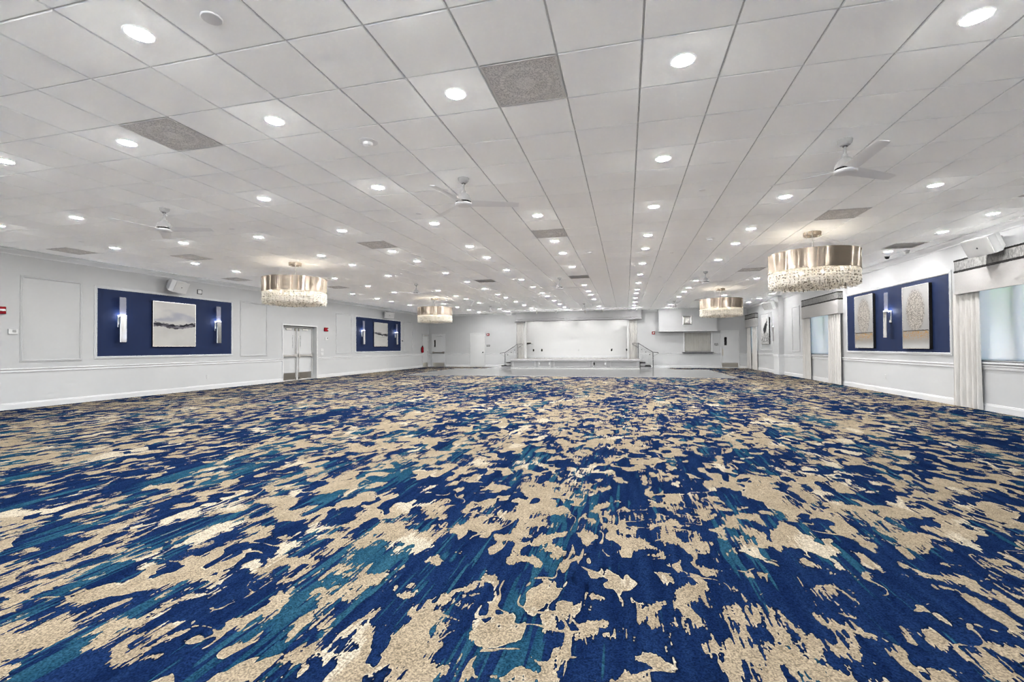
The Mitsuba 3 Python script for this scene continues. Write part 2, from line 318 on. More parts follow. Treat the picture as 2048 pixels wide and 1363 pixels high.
# wainscot, chair rails, baseboards, crown
SEG = {'left': [(YF, 14.72), (16.78, 27.02), (27.90, YB)], 'right': [(YF, 22.0), (22.7, YB)],
       'back': [(XL, -12.50), (-11.46, -9.80), (-8.76, -6.68), (0.66, 5.20), (6.21, XR)]}
RAIL = [(0.775, 0.0), (0.775, 0.018), (0.80, 0.026), (0.812, 0.016), (0.832, 0.018), (0.846, 0.036), (0.866, 0.036), (0.872, 0.02), (0.872, 0.0)]
BASE = [(0.0, 0.0), (0.0, 0.022), (0.105, 0.022), (0.118, 0.016), (0.130, 0.017), (0.142, 0.006), (0.142, 0.0)]
CROWN = [(ZC - 0.13, 0.0), (ZC - 0.13, 0.014), (ZC - 0.105, 0.022), (ZC - 0.085, 0.040), (ZC - 0.050, 0.075), (ZC - 0.022, 0.086), (ZC - 0.016, 0.104), (ZC, 0.104), (ZC, 0.0)]
k = 0
for w in ('left', 'right', 'back'):
    for s0, s1 in SEG[w]:
        part('wall_' + w, 'wainscot', onto(w, pb(s0, s1, 0.0, 0.79, 0.0, 0.006)), 'm_wainscot', label='white wainscot below the chair rail')
    struct('baseboard_' + w, onto(w, join(*[prism(BASE, a, b) for a, b in SEG[w]])), 'm_trim', 'white moulded baseboard')
    k += 1
    struct(f'trim_{k}', onto(w, join(*[prism(RAIL, a, b) for a, b in SEG[w]])), 'm_trim', 'white moulded chair rail along the ' + {'left': 'left wall', 'right': 'right wall', 'back': 'end wall'}[w])
    k += 1
    cr = {'left': [(YF, YB)], 'right': [(YF, YB)], 'back': [(XL, -6.62), (0.92, 1.80), (5.05, XR)]}[w]
    struct(f'trim_{k}', onto(w, join(*[prism(CROWN, a, b) for a, b in cr])), 'm_trim', 'white crown moulding along the top of the ' + {'left': 'left wall', 'right': 'right wall', 'back': 'end wall'}[w])

# picture-frame mouldings and navy accent panels
for w, s0, s1, h0, h1 in (('left', 1.2, 6.0, 1.03, 2.85), ('left', 7.04, 8.10, 1.05, 2.83), ('left', 12.83, 13.94, 1.05, 2.83), ('left', 18.10, 19.21, 1.05, 2.80), ('left', 24.58, 25.62, 1.05, 2.76),
                          ('right', 20.15, 20.92, 1.05, 2.78), ('right', 23.72, 25.42, 1.05, 2.80)):
    part('wall_' + w, 'panel_moulding', onto(w, frame_mould(s0, s1, h0, h1, [(o * 0.8, d * 0.8) for o, d in MOULD])), 'm_wall')
for w, s0, s1, h0, h1 in (('left', 8.47, 12.42, 1.095, 2.78), ('left', 19.62, 24.13, 1.095, 2.78), ('right', 11.56, 16.14, 1.09, 2.75)):
    part('wall_' + w, 'accent_panel', onto(w, pb(s0, s1, h0, h1, 0, 0.005)), 'm_navy', label='deep navy accent panel')
    part('wall_' + w, 'accent_moulding', onto(w, frame_mould(s0, s1, h0, h1, MOULD)), 'm_wainscot', label='white moulding round the navy panel')
# shallow pilaster on the right wall
PIL = (22.0, 22.7)
part('wall_right', 'pilaster', onto('right', join(pb(*PIL, 0, ZC, 0, 0.20))), 'm_wall')
part('wall_right', 'pilaster_trim', onto('right', join(*[pb(PIL[0] - e, PIL[1] + e, a, b, 0, 0.20 + e) for a, b, e in ((0, 0.142, 0.02), (0.775, 0.872, 0.03), (0.142, 0.775, 0.005))])), 'm_trim')

# ------------------------------------------------------------------ suspended ceiling
GRILLES = [(2, 1), (-4, 1), (9, 9), (-16, 7), (-13, 9), (-16, 14), (-5, 9), (1, 9), (-13, 18), (9, 18), (13, 8), (9, 32)]
LOUVRES = [(13, 14), (-4, 18), (1, 18)]
grey_cells = set(GRILLES + LOUVRES)
GAP = 0.0065
def tile_mesh(x0, x1, y0, y1):
    c = 0.004
    return hull([(x, y, z) for z, e in ((0.0, c), (c, 0.0), (0.014, 0.0)) for x in (x0 + e, x1 - e) for y in (y0 + e, y1 - e)])
GAPX = 0.0072
full = {m: mikit.ply(tile_mesh(GAPX, TX - GAPX, GAP, TY - GAP), m) for m in ('m_tile', 'm_tile_b')}
cells, I0, I1, J0, J1 = [], -17, 14, -12, 40
for i in range(I0, I1 + 1):
    for j in range(J0, J1 + 1):
        if (i, j) in grey_cells: continue
        x0, y0 = tile_xy(i, j)
        xa, xb_, ya, yb_ = max(x0, XL), min(x0 + TX, XR), max(y0, YF), min(y0 + TY, YB)
        if xb_ - xa < 0.05 or yb_ - ya < 0.05: continue
        uv = [project((x, y, ZC)) for x, y in ((xa, ya), (xb_, ya), (xb_, yb_), (xa, yb_))]
        area = 0.0
        if min(q[2] for q in uv) > 0.3:
            P = [(min(max(q[0], 0), 2048), min(max(q[1], 0), 1363)) for q in uv]
            area = abs(sum(P[a][0] * P[(a + 1) % 4][1] - P[(a + 1) % 4][0] * P[a][1] for a in range(4))) / 2
        cells.append((area, i, j, x0, y0, xa, xb_, ya, yb_))
cells.sort(key=lambda c: -c[0])
rng = random.Random(5)
far_tiles = []
for n, (area, i, j, x0, y0, xa, xb_, ya, yb_) in enumerate(cells):
    whole = xb_ - xa > TX - 1e-6 and yb_ - ya > TY - 1e-6
    if n < 300:
        m = rng.choice(['m_tile', 'm_tile', 'm_tile_b'])
        part('ceiling', 'tile', at(full[m], x0, y0, ZC + rng.uniform(-0.0008, 0.0008)) if whole else mikit.ply(tile_mesh(xa + GAPX, xb_ - GAPX, ya + GAP, yb_ - GAP), m, to_world=T().translate([0, 0, ZC])))
    else:
        t = tile_mesh(xa + GAPX, xb_ - GAPX, ya + GAP, yb_ - GAP); t.apply_translation([0, 0, ZC]); far_tiles.append(t)
far_key = part('ceiling', 'far_tiles', join(*far_tiles), 'm_tile'); labels[far_key] = {'label': 'more of the square white ceiling tiles', 'kind': 'stuff'}
for i in range(I0, I1 + 2):
    x = GX + i * TX
    if XL < x < XR: part('ceiling', 'main_runner', pb(x - 0.014, x + 0.014, YF, YB, ZC + 0.010, ZC + 0.045), 'm_runner')
for j in range(J0, J1 + 2):
    y = GY + j * TY
    if YF < y < YB: part('ceiling', 'cross_tee', pb(XL, XR, y - 0.012, y + 0.012, ZC + 0.009, ZC + 0.045), 'm_grid')

# grey grilles that fill a ceiling cell
g = 0.02
gv = np.array([[g, g, 0], [TX - g, g, 0], [TX - g, TY - g, 0], [g, TY - g, 0.0]])
grille_face = mikit.ply((gv, np.array([[0, 2, 1], [0, 3, 2]])), 'm_grille', uv=np.array([[0, 0], [1, 0], [1, 1], [0, 1.0]]))
def ring_frame(x0, x1, y0, y1, w, z0, z1):
    return join(cb(x0, x1, y0, y0 + w, z0, z1), cb(x0, x1, y1 - w, y1, z0, z1), cb(x0, x0 + w, y0 + w, y1 - w, z0, z1), cb(x1 - w, x1, y0 + w, y1 - w, z0, z1))
grille_frame = mikit.ply(ring_frame(GAP, TX - GAP, GAP, TY - GAP, 0.018, -0.003, 0.006), 'm_ceiling_grey')
grille_box = mikit.ply(pb(GAP, TX - GAP, GAP, TY - GAP, 0.006, 0.03), 'm_ceiling_grey')
G_TXT = {(2, 1): 'large grey perforated ceiling grille nearest the top centre of the view', (-4, 1): 'grey perforated ceiling grille at upper left beside two downlights',
         (9, 9): 'grey ceiling grille above the nearest right chandelier', (-16, 7): 'grey ceiling grille next to the left wall crown, nearest of the two there',
         (-13, 9): 'grey ceiling grille above the near left painting', (-16, 14): 'grey ceiling grille next to the left wall crown, above the square wall clock',
         (-5, 9): 'grey ceiling grille right of the nearest left chandelier canopy', (1, 9): 'grey ceiling grille between downlights near the ceiling centre',
         (-13, 18): 'grey ceiling grille just right of the nearest left chandelier drum', (9, 18): 'grey ceiling grille just left of the nearest right chandelier drum',
         (13, 8): 'grey ceiling grille cut by the right edge of the view', (9, 32): 'grey ceiling grille left of the far right chandelier'}
for c in GRILLES:
    t = thing('ceiling_grille', G_TXT[c], 'ceiling grille', 'grey perforated ceiling grilles')
    x, y = tile_xy(*c)
    part(t, 'frame', at(grille_frame, x, y, ZC)); part(t, 'perforated_face', at(grille_face, x, y, ZC)); part(t, 'back_box', at(grille_box, x, y, ZC))
slats = []
for n in range(7):
    y = 0.06 + n * 0.082
    s = pb(0.03, TX - 0.03, -0.025, 0.025, -0.0015, 0.0015); s.apply_transform(trimesh.transformations.rotation_matrix(0.6, [1, 0, 0])); s.apply_translation([0, y, 0.004]); slats.append(mikit.ply(s, 'm_ceiling_grey'))
for c, txt in zip(LOUVRES, ('louvred grey ceiling vent close to the right wall crown', 'louvred ceiling vent beyond the second grille left of centre', 'louvred ceiling vent beyond the central ceiling grille')):
    t = thing('ceiling_vent', txt, 'ceiling vent', 'louvred ceiling vents'); x, y = tile_xy(*c)
    part(t, 'frame', at(grille_frame, x, y, ZC)); part(t, 'back_box', mikit.ply(pb(GAP, TX - GAP, GAP, TY - GAP, 0.02, 0.03), 'm_ceiling_grey', to_world=T().translate([x, y, ZC])))
    for s in slats: part(t, 'slat', at(s, x, y, ZC))

# ------------------------------------------------------------------ recessed downlights
lens_mesh = lathe([(0.0001, -0.0165), (0.036, -0.0155), (0.060, -0.0125), (0.074, -0.0085), (0.080, -0.004)], 24)
if lens_mesh.face_normals[:, 2].mean() > 0: lens_mesh.invert()
trim_mesh = lathe([(0.081, -0.004), (0.084, -0.0055), (0.093, -0.004), (0.097, 0.0), (0.081, 0.002), (0.081, -0.004)], 32)
LENS, TRIM = mikit.ply(lens_mesh, 'm_white'), mikit.ply(trim_mesh, 'm_tile', 30)
LENS_ON = {**LENS, 'emitter': lamp((LAMP, LAMP * 0.99, LAMP * 0.97))}
ROWS = {-.5: (-1.5, 1.5), 1.5: (-7.5, -4.5, -1.5, 1.5, 4.5, 7.5), 4.5: (-13.5, -10.5, -4.5, -1.5, 4.5), 7.5: (-13.5, -10.5, -7.5, -4.5, -1.5, 1.5, 4.5, 7.5, 10.5),
        10.5: (-13.5, -7.5, -4.5, -1.5, 1.5, 4.5, 7.5, 13.5), 12.5: (-13.5, -7.5, -4.5, -1.5, 1.5, 4.5, 7.5, 13.5), 15.5: (-10.5, -7.5, -4.5, -1.5, 1.5, 4.5, 7.5, 13.5),
        18.5: (-10.5, -4.5, -1.5, 4.5), 21.5: (-13.5, -10.5, -7.5, -4.5, -1.5, 1.5, 4.5, 7.5, 10.5), 24.5: (-13.5, -7.5, -4.5, -1.5, 1.5, 4.5, 7.5), 26.5: (-13.5, -7.5, -4.5, -1.5, 1.5, 4.5, 7.5),
        29.5: (-13.5, -10.5, -7.5, -4.5, -1.5, 1.5, 4.5, 7.5, 10.5, 13.5), 32.5: (-10.5, -4.5, -1.5, 4.5, 13.5), 35.5: (-10.5, -7.5, -4.5, -1.5, 1.5, 4.5, 7.5, 13.5), 38.5: (-10.5, -7.5, -1.5, 4.5, 7.5)}
def downlight(x, y, z, label, group, lens=LENS_ON):
    t = thing('downlight', label, 'downlight', group); part(t, 'trim_ring', at(TRIM, x, y, z)); part(t, 'lens', at(lens, x, y, z))
for r, (j, cols) in enumerate(ROWS.items(), 1):
    for n, i in enumerate(cols, 1):
        downlight(*tile_xy(i, j), ZC, f'glowing round ceiling downlight, {ORD[n]} from the left in the {ORD[r]} crosswise row from the camera', 'round downlights in the ceiling tiles')
for n, (j, i) in enumerate(((15.5, -13.5), (18.5, -13.5), (15.5, 10.5), (18.5, 10.5), (18.5, 13.5), (21.5, 13.5))):
    downlight(*tile_xy(i, j), ZC, f'round ceiling downlight, {ORD[n - 1 if n > 1 else n + 1]} behind the nearest ' + ('left' if i < 0 else 'right') + ' chandelier', 'round downlights in the ceiling tiles')
for r, (j, cols) in enumerate({-3.5: (-13.5, -7.5, -4.5, -1.5, 1.5, 4.5, 7.5, 13.5), -6.5: (-10.5, -4.5, -1.5, 4.5, 10.5)}.items(), 1):
    for n, i in enumerate(cols, 1):
        downlight(*tile_xy(i, j), ZC, f'round ceiling downlight behind the camera, {ORD[n]} from the left in the {ORD[r]} row back', 'downlights behind the camera')
STAGE_LENS = {**LENS, 'emitter': lamp((STAGE_LAMP, STAGE_LAMP * 0.99, STAGE_LAMP * 0.96))}
for n, x in enumerate((-5.75, -3.98, -2.22, -0.40), 1):
    downlight(x, YA - 0.72, 3.30, f'{ORD[n]} from the left of the lamps hidden behind the stage header', 'lamps over the stage', STAGE_LENS)

# ------------------------------------------------------------------ dance floor
df = [(-9.85, 19.32), (4.20, 19.32), (4.20, 25.87), (2.40, 25.87), (2.40, YB - 0.03), (-8.15, YB - 0.03), (-8.15, 25.87), (-9.85, 25.87)]
from shapely.geometry import Polygon
dm = trimesh.creation.extrude_polygon(Polygon(df), 0.009, engine='earcut'); dm.apply_translation([0, 0, 0.0])
dance = thing('dance_floor', 'glossy plain grey dance floor in front of the stage', 'dance floor')
part(dance, 'surface', dm, 'm_floor_gloss')
edge = []
for a, b in zip(df, df[1:] + df[:1]):
    (xa, ya), (xb_, yb_) = a, b
    if max(ya, yb_) < YB - 0.1: edge.append(cb(min(xa, xb_) - 0.015, max(xa, xb_) + 0.015, min(ya, yb_) - 0.015, max(ya, yb_) + 0.015, 0.0, 0.013, 0.004))
part(dance, 'edge_strip', join(*edge), 'm_grey')

# ------------------------------------------------------------------ stage
SX0, SX1, SY, SH = -6.58, 0.73, 26.12, 0.55
stage = thing('stage', 'raised grey stage platform with panelled front at the end wall', 'stage')
part(stage, 'platform', join(pb(SX0, SX1, SY, YB, 0, SH - 0.03), pb(ALC[0] + 0.01, ALC[1] - 0.01, YB, YA, 0, SH - 0.03)), 'm_stage')
part(stage, 'deck', join(cb(SX0 - 0.03, SX1 + 0.03, SY - 0.04, YB - 0.01, SH - 0.03, SH, 0.01), pb(ALC[0] + 0.01, ALC[1] - 0.01, YB - 0.01, YA, SH - 0.03, SH)), 'm_stage_floor')
part(stage, 'nosing', cb(SX0 - 0.03, SX1 + 0.03, SY - 0.06, SY - 0.01, SH - 0.10, SH - 0.005, 0.012), 'm_stage_trim')
part(stage, 'base_strip', cb(SX0 - 0.01, SX1 + 0.01, SY - 0.018, SY + 0.01, 0.0, 0.07, 0.006), 'm_offwhite')
fx = lambda u: -6.49 + (u - 1023) * (0.70 + 6.49) / (1277 - 1023)
for u0, u1 in ((1023.5, 1072.5), (1077.5, 1103.5), (1109, 1183), (1187, 1215.5), (1221.5, 1275)):
    m = frame_mould(fx(u0) + 0.06, fx(u1) - 0.06, 0.14, 0.40, [(o * 0.75, d * 1.1) for o, d in MOULD]); m.apply_transform(np.array([[1, 0, 0, 0], [0, 0, -1, SY], [0, 1, 0, 0], [0, 0, 0, 1.0]]))
    part(stage, 'panel_moulding', m, 'm_stage_trim')
for u, c in ((1080, 'm_white'), (1101, 'm_white'), (1212.5, 'm_white'), (1191, 'm_black')):
    x = fx(u); part(stage, 'socket_plate', cb(x - 0.04, x + 0.04, SY - 0.02, SY - 0.001, 0.24, 0.37, 0.006), c)

# header over the stage, with its crown steps
HY = 27.66
hd = struct('stage_header', None, None, 'grey boxed header above the stage opening')
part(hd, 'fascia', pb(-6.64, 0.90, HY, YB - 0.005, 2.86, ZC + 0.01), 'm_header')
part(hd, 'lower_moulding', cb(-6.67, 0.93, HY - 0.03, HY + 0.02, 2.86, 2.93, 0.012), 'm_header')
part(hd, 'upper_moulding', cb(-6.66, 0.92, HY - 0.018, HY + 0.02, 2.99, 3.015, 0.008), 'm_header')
part(hd, 'end_block', cb(0.16, 0.76, HY + 0.1, YB - 0.01, 2.82, 2.86), 'm_grey'); part(hd, 'end_block', cb(-6.72, -6.10, HY + 0.1, YB - 0.01, 2.78, 2.86), 'm_grey')

# jambs and gathered curtains at both sides of the stage
def gathered(s0, s1, h0, h1, d0, amp, folds, seed, rows=26, thick=0.004, flare=0.0):
    """a hanging curtain panel in local coordinates (s, h, d): folded sheet with two faces"""
    r = random.Random(seed); n = folds * 10 + 1
    ph = [r.uniform(0, 6.28) for _ in range(4)]
    S = np.linspace(0, 1, n); V = []
    for side in (0, 1):
        for q in range(rows):
            t = q / (rows - 1)                                     # 0 = bottom
            a = amp * (0.55 + 0.45 * (1 - t)) * (1 + 0.25 * np.sin(S * 9 + ph[0]))
            w = 2 * np.pi * folds * (S + 0.018 * np.sin(6 * S + ph[1]) + 0.010 * (1 - t) * np.sin(11 * S + ph[2] + 2 * t))
            d = a * np.sin(w) + 0.25 * a * np.sin(2 * w + ph[3])
            top = max(0, (t - 0.965) / 0.035); d = d * (1 - 0.7 * top) + top * amp * 0.5 * np.sin(w * 3)
            s = s0 + (s1 - s0) * S; s = s + (s - (s0 + s1) / 2) * flare * (1 - t)
            V.append(np.column_stack([s, np.full(n, h0 + (h1 - h0) * t) + (0.006 * np.sin(w) if q == 0 else 0), d0 + d + (thick if side else 0)]))
    V = np.vstack(V); F = []; B = rows * n
    for q in range(rows - 1):
        for i in range(n - 1):
            a, b, c, e = q * n + i, q * n + i + 1, (q + 1) * n + i + 1, (q + 1) * n + i
            F += [[a, c, b], [a, e, c], [B + a, B + b, B + c], [B + a, B + c, B + e]]
    return trimesh.Trimesh(V, F, process=False)
for s0, s1, seed, side in ((-6.64, -6.20, 3, 'left'), (0.20, 0.63, 4, 'right')):
    solo('stage_curtain', onto('back', gathered(s0, s1, SH + 0.015, 2.81, 0.10, 0.035, 6, seed)), 'm_curtain', f'pale gathered curtain at the {side} end of the stage', 'curtain', 'stage curtains', smooth=True)
part('wall_back', 'stage_jamb', cb(-6.20, -6.10, YB - 0.02, YB + 0.26, SH, 2.95), 'm_white'); part('wall_back', 'stage_jamb', cb(0.08, 0.18, YB - 0.02, YB + 0.26, SH, 2.95), 'm_white')
part('wall_stage_back', 'baseboard', prism(BASE, ALC[0], ALC[1]).apply_transform(np.array([[1, 0, 0, 0], [0, 0, -1, YA], [0, 1, 0, SH], [0, 0, 0, 1.0]])), 'm_trim')
bx = lambda u: -6.87 * 1.055 + (u - 1027.3) * (0.9 + 6.87) / (1282.2 - 1027.3) * 1.055
for n, (u, c) in enumerate(((1068.7, 'm_black'), (1086.2, 'm_black'), (1161, 'm_white'), (1225.5, 'm_black'), (1254.5, 'm_black'))):
    t = thing('wall_outlet', ['black outlet, leftmost on the white stage wall', 'black outlet, second from left on the white stage wall', 'white outlet low at the middle of the stage wall', 'black outlet, first from right of centre on the white stage wall', 'black outlet beside the right stage jamb'][n], 'outlet', 'outlets on the stage wall')
    x = bx(u); part(t, 'plate', cb(x - 0.045, x + 0.045, YA - 0.012, YA - 0.0005, 0.98, 1.12, 0.005), c); part(t, 'socket', join(*[cb(x - 0.02, x + 0.02, YA - 0.016, YA - 0.011, z, z + 0.035) for z in (1.0, 1.065)]), c)
sh = thing('wall_shelf', 'small white bracket shelf by the left stage jamb', 'shelf')
part(sh, 'board', cb(-6.67, -6.10 + 0.28, YB + 0.5, YB + 0.85, 1.445, 1.465), 'm_grey'); part(sh, 'bracket', hull([(-6.66, y, z) for y in (YB + 0.66, YB + 0.68) for z in (1.445, 1.25)] + [(-5.95, y, 1.445) for y in (YB + 0.66, YB + 0.68)]), 'm_grey')
solo('audio_box', cb(-6.45, -5.93, YB + 0.52, YB + 0.80, 1.468, 1.54, 0.008), 'm_black', 'flat black box lying on the small stage shelf', 'box')

# steps and railings at both ends of the stage
def steps(sx, sgn, side):
    t = thing('stage_steps', f'grey steps with black treads at the {side} end of the stage', 'steps', 'steps up to the stage')
    Y0, Y1 = SY + 0.12, 27.72
    for n in (1, 2):
        a, b = sx + sgn * 0.035, sx + sgn * (0.30 * (3 - n) - 0.0)
        part(t, 'step', cb(a, b, Y0, Y1, 0.0 if n == 1 else 0.18, 0.18 * n - 0.035, 0.004), 'm_stage')
        part(t, 'tread', cb(b + sgn * 0.02, b - sgn * (0.32 if n == 1 else 0.26), Y0 - 0.02, Y1, 0.18 * n - 0.035, 0.18 * n, 0.006), 'm_black')
    r = thing('stage_railing', f'white baluster railing with dark rails at the {side} end of the stage', 'railing', 'railings of the stage steps')
    Y = 27.80; xn, xt = sx + sgn * 0.80, sx - sgn * 0.02
    part(r, 'newel', tube([(xn, Y, 0.0), (xn, Y, 0.92)], 0.022, 10), 'm_darkgrey')
    part(r, 'handrail', tube([(xn + sgn * 0.30, Y, 0.86), (xn + sgn * 0.28, Y, 0.90), (xn, Y, 0.92), (xt, Y, 1.45), (xt - sgn * 0.32, Y, 1.45), (xt - sgn * 0.33, Y, 1.39), (xt, Y, 1.20)], 0.018, 8), 'm_darkgrey')
    part(r, 'lower_rail', tube([(xn, Y, 0.10), (xt, Y, 0.66)], 0.012, 8), 'm_white')
    part(r, 'mid_rail', tube([(xn, Y, 0.78), (xt, Y, 1.30)], 0.009, 8), 'm_grey')
    part(r, 'scroll', tube([(xn + sgn * 0.30, Y, 0.86), (xn, Y, 0.66)], 0.009, 8), 'm_grey')
    part(r, 'top_post', tube([(xt, Y, SH + 0.002), (xt, Y, 1.45)], 0.016, 8), 'm_darkgrey')
    for n in range(7):
        f = (n + 0.6) / 7.2; x = xn + (xt - xn) * f; z0, z1 = 0.10 + 0.56 * f, 0.78 + 0.52 * f
        part(r, 'baluster', join(tube([(x, Y, z0), (x, Y, z1)], 0.011, 8), lathe([(0.011, z0 + 0.25), (0.022, z0 + 0.30), (0.011, z0 + 0.35)], 8).apply_translation([x, Y, 0])), 'm_white')
        if n % 2: part(r, 'collar', lathe([(0.012, z1 - 0.14), (0.026, z1 - 0.11), (0.012, z1 - 0.08)], 8).apply_translation([x, Y, 0]), 'm_black')
steps(SX0, -1, 'left'); steps(SX1, 1, 'right')

# white track with spotlights on the ceiling before the stage
tk = thing('track_light', 'slim white ceiling track with small spotlights before the stage', 'track light')
part(tk, 'track', cb(-6.9, 0.9, 25.28, 25.32, ZC - 0.11, ZC - 0.08, 0.006), 'm_offwhite')
for x in (-6.7, -3.0, 0.7): part(tk, 'hanger', cb(x - 0.01, x + 0.01, 25.29, 25.31, ZC - 0.08, ZC, 0.003), 'm_offwhite')
for x, l in ((-6.35, 0), (-4.85, 1), (-3.75, 0), (-2.15, 1), (-1.2, 1), (0.55, 0)):
    head = lathe([(0.0001, -0.09), (0.04, -0.09), (0.045, 0.0), (0.03, 0.07), (0.0001, 0.075)], 14)
    glow = lathe([(0.0001, -0.0915), (0.038, -0.0915)], 14)
    if glow.face_normals[:, 2].mean() > 0: glow.invert()
    for m in (head, glow): m.apply_transform(trimesh.transformations.rotation_matrix(0.85, [1, 0, 0])); m.apply_translation([x, 25.3, ZC - 0.20])
    h = part(tk, 'spotlight', head, 'm_steel' if l else 'm_offwhite', 40)
    part(h, 'lens', mikit.ply(glow, 'm_white', emitter=lamp((TRACK, TRACK * 0.99, TRACK * 0.96))))
    part(tk, 'stem', cb(x - 0.008, x + 0.008, 25.292, 25.308, ZC - 0.16, ZC - 0.11), 'm_offwhite')

# boxed soffit over the serving hatch, hatch, ledge
BX = struct('soffit_box', None, None, 'white boxed soffit above the serving hatch')
part(BX, 'box', pb(1.86, 4.96, 27.64, YB - 0.005, 2.13, ZC + 0.01), 'm_wall'); part(BX, 'lower_edge', cb(1.84, 4.98, 27.62, YB - 0.006, 2.10, 2.14, 0.006), 'm_trim')
part('wall_back', 'hatch_surround', onto('back', frame_mould(*HATCH, [(0, 0), (0, 0.02), (0.07, 0.02), (0.07, 0)])), 'm_trim')
part('wall_back', 'hatch_back', pb(HATCH[0], HATCH[1], YB + 0.10, YB + 0.14, HATCH[2], HATCH[3]), 'm_grey')
hb = thing('vertical_blind', 'closed greige vertical blind filling the serving hatch', 'blind')
part(hb, 'headrail', cb(HATCH[0] + 0.01, HATCH[1] - 0.01, YB + 0.02, YB + 0.07, HATCH[3] - 0.05, HATCH[3], 0.005), 'm_blind')
NB = 15; wv = (HATCH[1] - HATCH[0] - 0.04) / NB
for n in range(NB):
    s = cb(-wv * 0.54, wv * 0.54, -0.003, 0.003, HATCH[2] + 0.04, HATCH[3] - 0.05, 0.001); s.apply_transform(trimesh.transformations.rotation_matrix(0.22, [0, 0, 1]))
    s.apply_translation([HATCH[0] + 0.02 + wv * (n + 0.5), YB + 0.045, 0]); part(hb, 'vane', s, 'm_blind')
solo('counter_ledge', cb(3.16, 4.83, YB - 0.24, YB + 0.02, 0.875, 0.925, 0.012), 'm_darkgrey', 'dark narrow counter ledge under the serving hatch', 'counter')
pl = thing('wall_art', 'square silver mirror-framed wall piece on the white soffit', 'wall art')
PX0, PX1, PZ0, PZ1, PY = 3.15, 3.65, 2.48, 2.99, 27.64
T3 = np.array([[1, 0, 0, 0], [0, 0, -1, PY], [0, 1, 0, 0], [0, 0, 0, 1.0]])
def loc3(m): m = m.copy(); m.apply_transform(T3); return m
part(pl, 'outer_frame', loc3(frame_mould(PX0 + 0.09, PX1 - 0.09, PZ0 + 0.09, PZ1 - 0.09, [(0, 0), (0.0, 0.015), (0.05, 0.03), (0.09, 0.012), (0.09, 0)])), 'm_chrome')
part(pl, 'inner_frame', loc3(frame_mould(PX0 + 0.11, PX1 - 0.11, PZ0 + 0.11, PZ1 - 0.11, [(0, 0.03), (0.0, 0.04), (0.02, 0.04), (0.02, 0.03)])), 'm_darksteel')
part(pl, 'face', loc3(cb(PX0 + 0.09, PX1 - 0.09, PZ0 + 0.09, PZ1 - 0.09, 0, 0.012)), 'm_white')
for a, c_, w_, h_ in ((0.17, 0.15, 0.06, 0.12), (0.25, 0.14, 0.05, 0.17), (0.30, 0.24, 0.05, 0.10), (0.18, 0.30, 0.07, 0.05)):
    part(pl, 'relief', loc3(cb(PX0 + a, PX0 + a + w_, PZ0 + c_, PZ0 + c_ + h_, 0.012, 0.03, 0.006)), 'm_steel')

# ------------------------------------------------------------------ doors (local wall coordinates s, h, d)
def lever(s, h, sgn, d):
    rose = lathe([(0.0001, 0.0), (0.028, 0.0), (0.028, 0.010), (0.0001, 0.012)], 16); rose.apply_translation([s, h, d])
    return join(rose, tube([(s, h, d + 0.01), (s, h, d + 0.05), (s + sgn * 0.11, h, d + 0.05)], 0.009, 8))
def panic_bar(s0, s1, h, d):
    return [('panic_bar', join(cb(s0, s1, h - 0.035, h + 0.035, d + 0.035, d + 0.075, 0.008))), ('panic_bracket', cb(s0, s0 + 0.09, h - 0.055, h + 0.075, d, d + 0.085, 0.01)), ('panic_bracket', cb(s1 - 0.09, s1, h - 0.055, h + 0.075, d, d + 0.085, 0.01))]
def door_frame(s0, s1, h1, w, d):
    return join(cb(s0 - w, s0, 0, h1 + w, 0, d), cb(s1, s1 + w, 0, h1 + w, 0, d), cb(s0, s1, h1, h1 + w, 0, d))
def P(dr, wall, name, mesh, b, **kw): return part(dr, name, onto(wall, mesh), b, **kw)
# 1: double doors recessed in the left wall
d1 = struct('door_1', None, None, 'white double doors with panic bars recessed in the left wall'); D = -0.22
s0, s1, hh = 14.80, 16.70, 2.13
P(d1, 'left', 'frame', join(cb(s0 - 0.015, s0 + 0.05, 0, hh, D - 0.04, D + 0.05), cb(s1 - 0.05, s1 + 0.015, 0, hh, D - 0.04, D + 0.05), cb(s0 + 0.05, s1 - 0.05, hh - 0.06, hh + 0.02, D - 0.04, D + 0.05)), 'm_offwhite')
P(d1, 'left', 'casing', door_frame(s0 - 0.02, s1 + 0.02, 2.155, 0.05, 0.018), 'm_trim')
mid = (s0 + s1) / 2
P(d1, 'left', 'mullion', cb(mid - 0.035, mid + 0.035, 0, hh - 0.06, D - 0.02, D + 0.06, 0.006), 'm_offwhite')
P(d1, 'left', 'back_panel', pb(s0 - 0.02, s1 + 0.02, 0, hh + 0.02, D - 0.08, D - 0.05), 'm_grey')
P(d1, 'left', 'threshold', cb(s0, s1, 0, 0.012, D - 0.04, 0.0, 0.004), 'm_steel')
